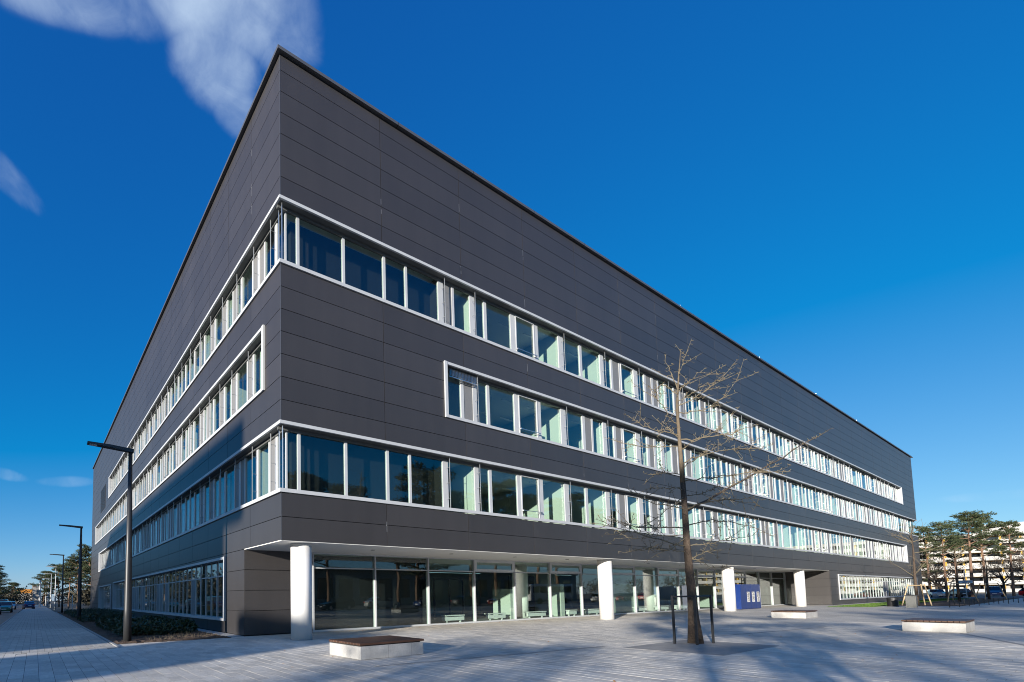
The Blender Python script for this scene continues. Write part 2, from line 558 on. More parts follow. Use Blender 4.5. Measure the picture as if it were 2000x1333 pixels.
for x in (1.11, 21.38, 38.75, 55.05):
    m = MB(); m.tube([(x, .66, 0), (x, .66, SOF - .021)], [.395, .395], 40)
    c = m.build('column', 'white', B0)
    for p_ in c.data.polygons: p_.use_smooth = len(p_.vertices) == 4
    MB().tube([(x, .66, .0), (x, .66, .018)], [.41, .41], 40).build('base_ring', 'kerb', c)

# --- window bands
def W3(pl, s, d, z): return (s, d, z) if pl == 'A' else (d, s, z)
GD = .36
panes, mulls, vents, rails, sashes = [], [], [], [], []
mull_w = .10
def rod_mesh(h):
    m = MB()
    m.tube([(0, 0, 0), (0, 0, h)], [.018, .018], 6)
    for i in range(3):
        z = h * (.2 + .3 * i)
        m.box((-.007, 0, z), (.007, .20, z + .014))
    return m.mesh('guide_rail', 'rail_steel')
ROD_A = rod_mesh(3 * M - .18)
def band(pl, row, s0, s1, segs, cheeks, s1_open=False):
    """segs: list of (type, a, b) - g glass, v vent panel, s opening sash, with rods between as ('r', x)"""
    z0, z1 = Z(row), Z(row + 3)
    fr = MB()
    a = s0 if s0 > 0 else (-.06 if pl == 'A' else .0205)
    fr.box(W3(pl, a, -.06, z1 - .05), W3(pl, s1 + .05, .02, z1 + .07))
    fr.box(W3(pl, a, -.06, z0 + .02), W3(pl, s1 + .05, .02, z0 + .155))
    inner = .0205 if s0 <= 0 else s0
    fr.box(W3(pl, inner if pl == 'A' else .3605, .0205, z0 + .10), W3(pl, s1, GD, z0 + .15))
    for (c0, c1) in cheeks:
        fr.box(W3(pl, c0, -.075, z0 + .017), W3(pl, c1, GD + .1, z1 + .073))
    f = fr.build('window_band', 'alu', B0)
    so = MB()
    so.box(W3(pl, inner if pl == 'A' else .3805, .0205, z1 - .048), W3(pl, s1, .38, z1 + .03))
    so.box(W3(pl, inner if pl == 'A' else .3805, .27, z1 - .17), W3(pl, s1, .3795, z1 - .0485))
    so.build('lintel_soffit', 'lintel_dark', f)
    zb, zt = z0 + .15, z1 - .171
    prev = None
    for sg in segs:
        t = sg[0]
        if t == 'r':
            x = sg[1]
            o = link('guide_rail', ROD_A, f)
            if pl == 'A': o.location = (x, .10, z0 + .15)
            else:
                o.location = (.10, x, z0 + .15); o.rotation_euler = (0, 0, -math.pi / 2)
            rails.append(o)
            continue
        x0, x1 = sg[1], sg[2]
        if prev is not None and x0 > prev:
            mulls.append((W3(pl, prev, .315, zb), W3(pl, x0, .41, zt), f))
        if t in 'gs':
            panes.append((W3(pl, x0, GD - .01, zb), W3(pl, x1, GD + .01, zt), f))
            if t == 's': sashes.append((pl, x0, x1, z0, f))
        else:
            vents.append((W3(pl, x0, GD - .02, zb), W3(pl, x1, GD + .03, zt), f))
        prev = x1
    return f
E1 = [('g', .42, .82), ('g', .94, 2.88), ('g', 3.0, 4.93), ('g', 5.06, 6.14), ('g', 6.26, 8.10), ('r', 8.32)]
def rest(start, end, seed):
    r = random.Random(seed)
    out, x = [], start
    while x < end - 2.3:
        kind = r.choice(['gg', 'gv', 'vs', 'gvg', 'G', 'vg', 'gs'])
        w = 2.07
        x0, x1 = x + .09, x + w - .10
        mid = (x0 + x1) / 2
        if kind == 'G': out.append(('g', x0, x1))
        elif kind == 'gg': out += [('g', x0, mid - .05), ('g', mid + .06, x1)]
        elif kind == 'gv': out += [('g', x0, mid + .1), ('v', mid + .22, x1)]
        elif kind == 'vg': out += [('v', x0, mid - .2), ('g', mid - .08, x1)]
        elif kind == 'gs': out += [('g', x0, x0 + .55), ('s', x0 + .67, x1)]
        elif kind == 'vs': out += [('v', x0, x0 + .5), ('s', x0 + .62, x1)]
        else: out += [('g', x0, x0 + .5), ('v', x0 + .6, x1 - .62), ('g', x1 - .52, x1)]
        if r.random() < .6: out.append(('r', x1 + .08))
        x += w
    if end - x > .5: out.append(('g', x + .12, end - .05))
    return out
seg4 = E1 + [('v', 8.42, 8.97), ('g', 9.11, 10.16), ('r', 10.32), ('g', 10.5, 11.14), ('g', 11.34, 13.14), ('s', 13.52, 15.06), ('g', 15.38, 17.21), ('r', 17.45), ('g', 17.66, 19.23), ('g', 19.46, 21.35), ('r', 21.56), ('g', 21.75, 22.55), ('v', 22.76, 23.5), ('s', 23.68, 25.26), ('r', 25.55), ('g', 25.75, 26.56), ('v', 26.8, 27.5), ('v', 27.75, 28.35), ('g', 28.5, 29.32), ('r', 29.45)] + rest(29.5, 98.6, 4)
seg2 = E1 + [('g', 8.42, 10.14), ('r', 10.28), ('g', 10.42, 11.15), ('g', 11.33, 13.22), ('s', 13.50, 14.96), ('g', 15.30, 17.19), ('r', 17.42), ('g', 17.6, 19.19), ('g', 19.42, 21.29), ('r', 21.5), ('g', 21.7, 22.48), ('v', 22.76, 23.43), ('s', 23.62, 25.1), ('r', 25.4), ('g', 25.57, 26.46), ('v', 26.7, 27.47), ('g', 27.72, 28.42), ('v', 28.75, 29.4), ('r', 29.5)] + rest(29.6, 98.4, 2)
seg3 = [('g', 8.30, 9.39), ('v', 9.58, 10.19), ('r', 10.32), ('g', 10.46, 11.17), ('g', 11.36, 13.21), ('s', 13.54, 15.07), ('g', 15.37, 17.14), ('r', 17.4), ('g', 17.6, 19.21), ('v', 19.46, 20.12), ('g', 20.28, 21.33), ('r', 21.52), ('g', 21.72, 22.52), ('v', 22.76, 23.39), ('s', 23.58, 25.15), ('r', 25.44), ('g', 25.66, 26.52), ('v', 26.8, 27.4), ('g', 27.66, 28.4), ('r', 28.55)] + rest(28.7, LA - .42, 3)
band('A', 12, 0, 98.7, seg4, [(98.56, 98.75)])
band('A', 7, 8.05, LA, seg3, [(8.03, 8.19)])
band('A', 2, 0, 98.5, seg2, [(98.36, 98.55)])
def restB(start, end, seed):
    r = random.Random(seed)
    out, x = [], start
    while x < end - 2.0:
        w = r.choice([1.75, 1.9, 2.05])
        kind = r.choice(['gs', 'gvg', 'vg', 'gg', 'gv', 'vg'])
        x0, x1 = x + .1, x + w - .14
        if kind == 'gs': out += [('g', x0, x0 + .55), ('s', x0 + .66, x1)]
        elif kind == 'gvg': out += [('g', x0, x0 + .42), ('v', x0 + .54, x0 + .98), ('g', x0 + 1.1, x1)]
        elif kind == 'vg': out += [('v', x0, x0 + .5), ('g', x0 + .62, x1)]
        elif kind == 'gv': out += [('g', x0, x1 - .58), ('v', x1 - .46, x1)]
        else: out += [('g', x0, (x0 + x1) / 2 - .05), ('g', (x0 + x1) / 2 + .05, x1)]
        out.append(('r', x1 + .1))
        x += w
    out.append(('g', x + .1, end - .1))
    return out
CB = [('g', .46, 1.0), ('r', 1.12)]
band('B', 12, 0, 49.75, CB + restB(1.15, 49.6, 14), [(49.62, 49.8)])
band('B', 7, 1.5, 64.4, restB(1.62, 64.2, 13), [(1.47, 1.64), (64.24, 64.45)])
band('B', 2, 0, 59.0, CB + restB(1.15, 58.8, 12), [(58.84, 59.05)])
# corner posts of the wrap-around bands
for row in (12, 2):
    piece('corner_post', 'alu', (.36, .36, Z(row) + .15), (.42, .42, Z(row + 3) - .171), B0)
    for (x, y) in ((.12, .02 + .1), (.02 + .1, .40)):
        MB().tube([(x, y, Z(row) + .15), (x, y, Z(row + 3) - .05)], [.024, .024], 6).build('guide_rail', 'steel', B0)

# --- ground floor strip windows of the two wings
def strip(pl, s0, s1, z0, z1, step, seed, transom, vent_p):
    r = random.Random(seed)
    fr = MB()
    fr.box(W3(pl, s0 - .13, -.075, z0 - .12), W3(pl, s0, .34, z1 + .12)); fr.box(W3(pl, s1, -.075, z0 - .12), W3(pl, s1 + .13, .34, z1 + .12))
    fr.box(W3(pl, s0, -.07, z1), W3(pl, s1, .30, z1 + .117)); fr.box(W3(pl, s0, -.07, z0 - .117), W3(pl, s1, .32, z0))
    f = fr.build('window_band', 'alu', B0)
    x = s0
    n = int(round((s1 - s0) / step)); st = (s1 - s0) / n
    for i in range(n):
        a, b = s0 + i * st, s0 + (i + 1) * st
        if i: mulls.append((W3(pl, a - .03, .222, z0), W3(pl, a + .03, .31, z1), f))
        if r.random() < vent_p:
            vents.append((W3(pl, a + .035, .24, z0), W3(pl, b - .035, .30, transom - .03), f))
        else:
            panes.append((W3(pl, a + .035, .25, z0), W3(pl, b - .035, .27, transom - .03), f))
        panes.append((W3(pl, a + .035, .25, transom + .03), W3(pl, b - .035, .27, z1), f))
        mulls.append((W3(pl, a + .036, .232, transom - .03), W3(pl, b - .036, .30, transom + .03), f))
        if i % 3 == 1:
            o = link('guide_rail', ROD_A, f)
            o.scale = (1, 1, (z1 - z0) / (3 * M - .18))
            if pl == 'A': o.location = (a, .0, z0)
            else: o.location = (.0, a, z0); o.rotation_euler = (0, 0, -math.pi / 2)
    return f
strip('A', 64.73, 103.4, .62, 3.12, 1.25, 31, 2.55, .1)
strip('B', 6.13, 43.7, .66, 3.33, .95, 32, 2.62, .2)
strip('B', 46.0, 57.9, .15, 3.2, 1.2, 33, 2.6, .0)
# louvred plant opening high on the west facade
lv = MB().box((-.012, 53.1, Z(11.4)), (.03, 58.5, Z(15))).build('louvre', 'backing', B0)
for i in range(24):
    piece('louvre_slat', 'dark_metal', (-.03, 53.15, Z(11.45) + i * .126), (-.013, 58.45, Z(11.45) + i * .126 + .05), lv)

# --- glazed lobby front in the recess
LG = RY + .06
fr = MB()
fr.box((3.16, LG - .10, 0.005), (RX, LG + .10, .09)); fr.box((3.16, LG - .10, 3.50), (RX, LG + .10, SOF - .0205))
lobby = fr.build('lobby_glazing', 'alu_frame', B0)
mx = [3.2 + 3.415 * i for i in range(18)]
mx[-1] = RX - .05
for i, x in enumerate(mx):
    mulls.append(((x - .04, LG - .10, .09), (x + .04, LG + .08, 3.50), lobby))
hoppers = {3, 5, 7, 9, 11, 13}
for i in range(17):
    a, b = mx[i] + .04, mx[i + 1] - .04
    mulls.append(((a, LG - .05, 2.845), (b, LG + .06, 2.90), lobby))
    panes.append(((a, LG - .01, .09), (b, LG + .01, 2.845), lobby))
    if i in hoppers:
        h = MB()
        h.box((a, LG - .09, 2.90), (a + .16, LG + .0, 3.5)); h.box((b - .16, LG - .09, 2.90), (b, LG + .0, 3.5))
        h.box((a + .16, LG - .09, 2.90), (b - .16, LG, 3.02)); h.box((a + .16, LG - .09, 3.39), (b - .16, LG, 3.5))
        h.build('hopper_frame', 'alu_frame', lobby)
        panes.append(((a + .16, LG - .05, 3.02), (b - .16, LG - .03, 3.39), lobby))
    else:
        panes.append(((a, LG - .01, 2.90), (b, LG + .01, 3.50), lobby))

# link panes / mullions / vents under the budget
def pieces_p(name, stuff, mat, lst, limit=300):
    lst = sorted(lst, key=lambda t: -apparent(t[0], t[1]))
    for a, b, f in lst[:limit]:
        piece(name, mat, a, b, f)
    if len(lst) > limit:
        m = MB()
        for a, b, f in lst[limit:]: m.box(a, b)
        m.build(stuff, mat, B0, kind='stuff')
pieces_p('pane', 'panes', 'glass', panes)
pieces_p('mullion', 'mullions', 'alu_mullion', mulls)
pieces_p('vent_panel', 'vent_panels', 'vent', vents)
n = 0
for pl, x0, x1, z0, f in sorted(sashes, key=lambda t: t[1]):
    m = MB()
    t = .06
    zb, zt = z0 + .15, Z(0) + (z0 - Z(0)) + 3 * M - .171
    for (a, b, c, d) in ((x0, x0 + t, zb, zt), (x1 - t, x1, zb, zt), (x0 + t, x1 - t, zb, zb + t), (x0 + t, x1 - t, zt - t, zt)):
        m.box(W3(pl, a, GD - .07, c), W3(pl, b, GD - .012, d))
    m.build('opening_sash', 'alu_mullion', f)
    m = MB()
    m.box(W3(pl, x0, .17, z0 + .52), W3(pl, x1, .20, z0 + .55))
    m.box(W3(pl, x0 - .02, .17, z0 + .50), W3(pl, x0 + .01, .30, z0 + .57)); m.box(W3(pl, x1 - .01, .17, z0 + .50), W3(pl, x1 + .02, .30, z0 + .57))
    m.build('safety_bar', 'steel', f)
# one blind left part-lowered at the start of the third storey band
bl = MB()
for i in range(7):
    bl.box((8.5, .12, Z(10) - .10 - i * .05), (10.35, .19, Z(10) - .085 - i * .05))
bl.box((8.5, .13, Z(10) - .48), (10.35, .18, Z(10) - .44))
bl.build('raised_blind', 'steel', B0)

# --- rooms behind the glass
wl, cl, fl = MB(), MB(), MB()
DEPTH = 6.2
for row, parts in ((12, (10.32, 17.45, 21.56, 25.55, 29.45)), (7, (10.32, 17.4, 21.52, 25.44, 28.55)), (2, (10.28, 17.42, 21.5, 25.4, 29.5))):
    zf, zc_ = Z(row) - .75, Z(row + 3) + .12
    cl.box((.5, .42, zc_), (LA - .35, DEPTH, zc_ + .15)); cl.box((.42, DEPTH + .003, zc_), (DEPTH, LB - .4, zc_ + .15))
    fl.box((.5, .42, zf - .2), (LA - .35, DEPTH, zf)); fl.box((.42, DEPTH + .003, zf - .2), (DEPTH, LB - .4, zf))
    wl.box((DEPTH, DEPTH, zf), (LA - .4, DEPTH + .15, zc_)); wl.box((DEPTH - .15, DEPTH + .155, zf), (DEPTH, LB - .4, zc_))
    r = random.Random(row)
    xs = [x for x in parts]
    x = xs[-1]
    while x < LA - 6:
        x += r.choice([4.14, 4.14, 2.07, 6.2]); xs.append(x)
    for x in xs: wl.box((x - .06, .46, zf + .002), (x + .06, DEPTH - .002, zc_ - .002))
    y = 3.0
    while y < LB - 4:
        wl.box((.46, y - .06, zf + .002), (DEPTH - .152, y + .06, zc_ - .002)); y += r.choice([3.8, 5.7, 3.8])
    for x in xs[1:]:                                                # low cupboards at some partitions
        if r.random() < .5:
            wl.box((x - 1.5, .9, zf + .002), (x - .9, 1.5, zf + 1.55))
lm = MB()
for row in (12, 7, 2):
    z = Z(row + 3) - .12
    for k in range(46):
        x = 11.4 + k * 2.07
        if x < LA - 2: lm.box((x, 1.3, z), (x + 1.3, 1.38, z + .06)); lm.box((x, 3.2, z), (x + 1.3, 3.28, z + .06))
lm.build('ceiling_lamps', 'white', B0, kind='stuff')
wl.build('room_walls', 'room_wall', B0)
cl.build('room_ceilings', 'room_ceiling', B0)
fl.build('room_floors', 'room_floor', B0)
m = MB()  # near-black sheets: the gloom of deep rooms is put into their colour
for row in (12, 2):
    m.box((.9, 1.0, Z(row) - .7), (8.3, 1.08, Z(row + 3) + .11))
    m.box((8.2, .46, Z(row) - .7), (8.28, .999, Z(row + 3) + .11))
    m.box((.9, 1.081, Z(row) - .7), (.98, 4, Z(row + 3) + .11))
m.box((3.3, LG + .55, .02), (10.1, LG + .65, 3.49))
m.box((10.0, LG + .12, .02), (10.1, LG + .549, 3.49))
m.build('unlit_room_sheets', 'unlit_room', B0)
# lobby interior
m = MB()
m.box((3.2, RY + .2, 3.53), (RX - .2, 16, 3.578)); m.build('lobby_ceiling', 'room_ceiling', B0)
m = MB()
m.box((3.2, RY + .17, 0.0), (RX + .04, 16, .02)); m.build('lobby_floor', 'room_floor', B0)
m = MB()
m.box((10.2, 15.8, .02), (RX, 16, 3.5))
for x, y0 in ((13.2, 9), (27.0, 8), (41.0, 7.5), (49.5, 4.5), (56, 9)):
    m.box((x, y0, .02), (x + .15, 15.7, 3.5))
m.box((17.6, 4.6, .02), (18.0, 6.0, 1.9)); m.box((22.6, 4.5, .02), (23.0, 5.2, 2.2)); m.box((30.4, 5.5, .02), (34.5, 5.6, 2.3))
m.build('lobby_walls', 'room_wall', B0)
m = MB()
for x in (15.2, 16.6, 17.9): m.box((x, 8.9, .02), (x + .08, 9.0, 2.6))
m.box((15.2, 8.9, 2.6), (17.98, 9.0, 2.7))
m.box((23.5, 9.5, .02), (26.5, 9.6, 3.0)); m.box((36, 9.0, .02), (40, 9.1, 2.6))
m.box((54.6, LG + .2, .02), (61.6, LG + .3, 3.49))
m.build('lobby_doors', 'dark_metal', B0)
for x in (19.9, 36.6):
    m = MB(); m.tube([(x, 5.5, .02), (x, 5.5, 3.52)], [.38, .38], 32)
    c = m.build('column', 'white', B0)
    for p_ in c.data.polygons: p_.use_smooth = len(p_.vertices) == 4
# wing ground-floor rooms
m = MB()
m.box((RX + .3, 6, .02), (LA - .4, 6.15, 3.5)); m.box((5.9, 5.0, .02), (6.05, LB - .4, 3.5))
for x in (70.5, 79, 92): m.box((x, .4, .02), (x + .12, 5.9, 3.5))
for y in (12, 21, 30, 39, 50): m.box((.4, y, .02), (5.9, y + .12, 3.5))
m.build('wing_walls', 'wing_wall', B0)
m = MB()
m.box((RX + .3, .35, 3.5), (LA - .4, 6.2, 3.56)); m.box((.35, RY + .3, 3.5), (5.99, LB - .4, 3.56))
m.build('wing_ceilings', 'room_ceiling', B0)

# white bench radiators inside the lobby window
rad = [(11.8, 13.3), (15.3, 16.8), (18.9, 20.7), (23.2, 24.1), (25.4, 26.9), (31.9, 33.5), (35.2, 37.0), (38.4, 40.2)]
rl = ['white low radiator behind the third lobby pane, nearest the dark panes', 'white low radiator behind the fourth lobby pane', 'white low radiator at the foot of the first indoor column', 'short white low radiator left of the second outdoor column', 'white low radiator just left of the second outdoor column', 'white low radiator left of the second indoor column', 'white low radiator behind the tree trunk, left of it', 'white low radiator behind the tree trunk, right of it']
for (a, b), lab in zip(rad, rl):
    t = thing('radiator', lab, 'radiator', ((a + b) / 2, 4.45, .02), 0, 'low radiators inside the lobby window')
    w = (b - a) / 2
    MB().box((-w, -.10, .13), (w, .10, .33)).build('heating_body', 'white', t)
    MB().box((-w, -.16, .38), (w, .22, .43)).build('seat_board', 'white', t)
    for sx in (-1, 1):
        MB().box((sx * w * .7 - .03, -.05, 0), (sx * w * .7 + .03, .05, .129)).build('foot', 'white', t)
        MB().box((sx * w * .7 - .03, -.04, .331), (sx * w * .7 + .03, .04, .379)).build('bracket', 'white', t)

# ------------------------------------------------------------------ ground, streets, paving
structure('ground', MB().box((-900, -900, -.60), (1500, 1500, -.03)), 'ground')
structure('street', MB().poly([(-40, -140), (-9.05, -140), (-9.05, 420), (-22, 420), (-40, 420)][::1], -.028, -.012), 'asphalt')
structure('south_street', MB().box((-9.0, -60, -.028), (170, -24, -.0121)), 'asphalt')
structure('car_park', MB().box((112, -23.9, -.028), (150, 60, -.0122)), 'asphalt')
SW, SL = .27, .54
def paving_material(name, col, sx, sy, off):
    m = material(name, col, .74, noise=[(1.1, .10, U), (18, .09, (1, .25, 1)), (.22, .16, U)])
    t = m.node_tree
    b = t.nodes['Principled BSDF']
    geo = t.nodes.new('ShaderNodeNewGeometry')
    mp = t.nodes.new('ShaderNodeMapping')
    mp.inputs['Rotation'].default_value = (0, 0, math.pi / 2)
    t.links.new(geo.outputs['Position'], mp.inputs['Vector'])
    br = t.nodes.new('ShaderNodeTexBrick')
    br.offset = off
    br.inputs['Scale'].default_value = 1.0
    br.inputs['Brick Width'].default_value = sy
    br.inputs['Row Height'].default_value = sx
    br.inputs['Mortar Size'].default_value = .006
    br.inputs['Color1'].default_value = (1.1, 1.1, 1.1, 1); br.inputs['Color2'].default_value = (.9, .9, .9, 1); br.inputs['Mortar'].default_value = (.3, .3, .3, 1)
    t.links.new(mp.outputs[0], br.inputs['Vector'])
    src = b.inputs['Base Color'].links[0].from_socket
    mu = t.nodes.new('ShaderNodeVectorMath'); mu.operation = 'MULTIPLY'
    t.links.new(src, mu.inputs[0]); t.links.new(br.outputs['Color'], mu.inputs[1])
    t.links.new(mu.outputs[0], b.inputs['Base Color'])
paving_material('paving_far', (.56, .52, .45), SW, SL, .33)
paving_material('path_far', (.42, .39, .34), .2, .2, .0)
# far plaza as a sheet; near plaza as single slabs on a bed
NX0, NX1, NY0, NY1 = -9.0, 26.0, -21.0, RY - .05
plaza = structure('plaza', MB().box((NX0, NY0, -.025), (NX1, NY1, -.0052)), 'joint')
m = MB(); m.box((NX1 + .001, -23.9, -.025), (111.9, RY - .05, 0.0)); m.box((NX0, -23.9, -.025), (NX1, NY0 - .002, 0)); m.build('distant_paving', 'paving_far', plaza)
slabs = []
PIT = (NX0 + SW * 59, NX0 + SW * 73, -10.5, -8.05)
DRAINS = [(-.8, 26.0, -6.95)]
rs = random.Random(5)
ix = 0
x = NX0
while x < NX1 - .01:
    off = (ix * .18) % SL
    y = NY0 - off
    while y < NY1:
        a, b = max(y, NY0), min(y + SL, NY1)
        if b - a > .03:
            ok = True
            xc, yc = x + SW / 2, (a + b) / 2
            if PIT[0] < xc < PIT[1] and b > PIT[2] and a < PIT[3]:
                if a < PIT[2]: b = PIT[2]
                elif b > PIT[3]: a = PIT[3]
                else: ok = False
            if xc < -4.9 and yc > 2.05: ok = False
            if -4.9 < xc < -.4 and yc > 3.35: ok = False
            if ok:
                dz = rs.uniform(-.0012, .0010)
                slabs.append(((x + .0045, a + .0035, -.012), (x + SW - .0045, b - .0035, dz)))
        y += SL
    x += SW; ix += 1
slabs.sort(key=lambda t: -apparent(*t))
vis = []
for ab in slabs:
    vis.append(ab)
for i, (a, b) in enumerate(vis[:300]):
    piece('paving_slab', 'slab', a, b, plaza)
m = MB()
for a, b in vis[300:]: m.box(a, b)
sm = m.build('paving_slabs', 'slab', plaza, kind='stuff')
# per-slab tone for the joined slabs
def tone_attribute(me, per, lo, hi, seed):
    at = me.attributes.new('tone', 'FLOAT', 'FACE')
    r = random.Random(seed); v = []
    for i in range(len(me.polygons)):
        if i % per == 0: t = r.uniform(lo, hi)
        v.append(t)
    at.data.foreach_set('value', v)
tone_attribute(sm.data, 6, .86, 1.12, 3)
sm.data.materials.clear()
m2 = MATS['slab'].copy(); m2.name = 'slab_joined'
MATS['slab_joined'] = m2
t = m2.node_tree
at = t.nodes.new('ShaderNodeAttribute'); at.attribute_name = 'tone'
b = t.nodes['Principled BSDF']; src = b.inputs['Base Color'].links[0].from_socket
mu = t.nodes.new('ShaderNodeVectorMath'); mu.operation = 'SCALE'
t.links.new(src, mu.inputs[0]); t.links.new(at.outputs['Fac'], mu.inputs['Scale']); t.links.new(mu.outputs[0], b.inputs['Base Color'])
sm.data.materials.append(m2)
# tree pit cover and drains
structure('tree_pit_cover', MB().box((PIT[0], PIT[2], -.0049), (PIT[1], PIT[3], .004)), 'grate')
m = MB()
def dline(x0, y0, x1, y1, w=.05):
    m.poly([(x0, y0 - w), (x1, y1 - w), (x1, y1 + w), (x0, y0 + w)], .003, .0065)
dline(-.8, -6.7, 6.9, -7.55); dline(10.9, -7.85, 21, -9.1, .04); dline(14.0, -14.9, 19.9, -12.85, .06)
tag(m.build('slot_drain', 'grate', kind='structure'), 'dark linear slot drain let into the plaza paving', 'drain')
# footpath on the left: near pavers as pieces, then a sheet
fp = structure('footpath', MB().box((-8.95, 2.05, -.025), (-4.9, 330, -.012)), 'joint')
MB().box((-8.93, 16.0, -.0119), (-4.92, 329, 0)).build('distant_pavers', 'path_far', fp)
pv = []
for i in range(20):
    for j in range(70):
        x, y = -8.92 + i * .2, 2.06 + j * .2
        pv.append(((x + .004, y + .004, -.0119), (x + .196, y + .196, rs.uniform(-.0012, .001))))
m = MB()
for a, b in pv[:]: m.box(a, b)
o = m.build('pavers', 'slab_joined', fp, kind='stuff'); tone_attribute(o.data, 6, .70, .92, 9)
k1 = MB()
for j in range(60): k1.box((-9.07, 2.05 + j * 1.0, -.03), (-8.96, 3.04 + j, .012))
structure('street_kerb', k1, 'kerb')
k2 = MB()
for j in range(58): k2.box((-4.89, 2.06 + j * 1.0, -.03), (-4.79, 3.05 + j, .02))
structure('bed_edging', k2, 'kerb')
structure('parking_strip', MB().box((-11.5, 6, -.011), (-9.075, 200, -.006)), 'brick_tan')
# planting bed soil, gravel strip along the facade
def soil(name, x0, x1, y0, y1, seed, nx, ny, amp):
    r = random.Random(seed); m = MB()
    for j in range(ny + 1):
        for i in range(nx + 1):
            e = 0 if i in (0, nx) or j in (0, ny) else 1
            m.v.append((x0 + (x1 - x0) * i / nx, y0 + (y1 - y0) * j / ny, .005 + e * r.uniform(0.01, amp)))
    for j in range(ny):
        for i in range(nx):
            a = j * (nx + 1) + i
            m.f.append((a, a + 1, a + nx + 2, a + nx + 1))
    return structure(name, m, 'soil')
soil('planting_bed', -4.785, -.62, 3.36, 60, 3, 30, 300, .07)
structure('facade_strip', MB().box((-.61, 3.64, -.02), (-.02, 66, .012)), 'concrete')
soil('tree_bed', 60.5, 111.5, -8.6, -4.2, 4, 80, 10, .06)
structure('lawn', MB().box((55.2, -4.19, -.02), (111, -1.1, .012)), 'grass')
g = MB(); r = random.Random(8)
for i in range(14000):
    x, y = r.uniform(55.3, 110), r.uniform(-4.15, -1.15)
    h = r.uniform(.03, .075); a = r.uniform(0, 6.28); w = .02
    g.tri((x - w * math.cos(a), y - w * math.sin(a), .012), (x + w * math.cos(a), y + w * math.sin(a), .012), (x + r.uniform(-.03, .03), y + r.uniform(-.03, .03), .012 + h))
tag(g.build('grass', 'grass', kind='stuff'), 'short green lawn grass along the right wing', 'grass')

m = MB(); r = random.Random(19)
for i in range(150):                                                # stray dry leaves and grit
    x, y = (r.uniform(-6, 24), r.uniform(-14, 3.4)) if i % 3 else (r.uniform(3, 30), r.uniform(2.2, 3.5))
    a = r.uniform(0, 6.28); l = r.uniform(.02, .045)
    d1, d2 = Vector((math.cos(a), math.sin(a), .1)) * l, Vector((-math.sin(a), math.cos(a), .25)) * l * .6
    p = Vector((x, y, .012))
    m.quad(p - d1, p + d2, p + d1, p - d2)
tag(m.build('fallen_leaves', 'orange', kind='stuff'), 'a few dry orange leaves scattered over the paving', 'leaves')

# ------------------------------------------------------------------ benches
def bench(x0, y0, label):
    t = thing('bench', label, 'bench', (x0 + 1.02, y0 + .76, 0), 0, 'concrete plaza benches with timber tops')
    m = MB()
    b = MB().box((-1.02, -.76, .003), (1.02, .76, .33))
    o = b.build('concrete_base', 'concrete', t)
    md = o.modifiers.new('bevel', 'BEVEL'); md.width = .012; md.segments = 2
    MB().box((-.95, -.70, .3305), (.95, .70, .355)).build('spacer_frame', 'dark_metal', t)
    n = 11
    w = 1.54 / n
    sl = MB().box((-1.04, -w / 2 + .005, 0), (1.04, w / 2 - .005, .055))
    me = sl.mesh('slat', 'wood')
    for i in range(n):
        s = link('slat', me, t, (0, -.77 + w * (i + .5), .356))
        md = s.modifiers.new('bevel', 'BEVEL'); md.width = .006; md.segments = 1
    for x in (-.16, .60):
        MB().box((x, -.7605, .005), (x + .006, -.7575, .327)).build('panel_joint', 'joint', t)
    return t
bench(-.46, -5.62, 'concrete bench with brown timber top, nearest the corner column')
bench(20.2, -12.92, 'concrete bench with reddish timber top, rightmost, in front of the litter bin')
bench(28.7, -6.45, 'concrete bench with timber top, farthest, before the last column')

# ------------------------------------------------------------------ street lamps
def lamp(x, y, h, label, mat='lamp_paint', arm=True, rb=.145, rt=.065):
    t = thing('street_lamp', label, 'street lamp', (x, y, 0), 0, 'street lamps along the footpath')
    MB().tube([(0, 0, 0), (0, 0, 1.2), (0, 0, 3.2), (0, 0, h)], [rb, rb * .94, rb * .8, rt], 16).build('pole', mat, t, smooth=True)
    MB().tube([(0, 0, 0), (0, 0, .025)], [rb + .07, rb + .07], 16).build('base_plate', mat, t)
    if arm:
        m = MB()
        # flat tapering luminaire blade
        z = h
        pr = [(.10, .09, .10), (-.35, .12, .085), (-.7, .16, .07), (-1.45, .15, .045)]
        for i in range(len(pr) - 1):
            (xa, wa, ta), (xb, wb, tb) = pr[i], pr[i + 1]
            za, zb = z + .0 + (-.0 + .02 * i), z + .02 * (i + 1)
            n = len(m.v)
            m.v += [(xa, -wa, za - ta), (xa, wa, za - ta), (xa, wa, za + ta * .4), (xa, -wa, za + ta * .4), (xb, -wb, zb - tb), (xb, wb, zb - tb), (xb, wb, zb + tb * .4), (xb, -wb, zb + tb * .4)]
            m.f += [(n, n + 4, n + 5, n + 1), (n + 1, n + 5, n + 6, n + 2), (n + 2, n + 6, n + 7, n + 3), (n + 3, n + 7, n + 4, n)]
            if i == 0: m.f.append((n, n + 1, n + 2, n + 3))
            if i == len(pr) - 2: m.f.append((n + 7, n + 6, n + 5, n + 4))
        hd = m.build('lamp_head', mat, t)
        MB().box((-1.38, -.12, z - .004), (-.75, .12, z + .001)).build('light_panel', 'lens_white', hd)
    return t
lamp(-4.33, 4.05, 7.2, 'tall dark grey tapered street lamp nearest the camera, beside the hedge')
lamp(-4.4, 26.5, 7.1, 'dark grey street lamp second from the camera, beyond the first hedge')
for i, y in enumerate((54, 79, 105, 132, 160)):
    lamp(-4.4, y, 7.1, ['third street lamp from the camera, thin grey pole', 'fourth street lamp from the camera along the path', 'fifth street lamp from the camera along the path', 'sixth street lamp from the camera along the path', 'farthest street lamp at the end of the path'][i], 'pole_grey' if i else 'lamp_paint', True, .12, .06)
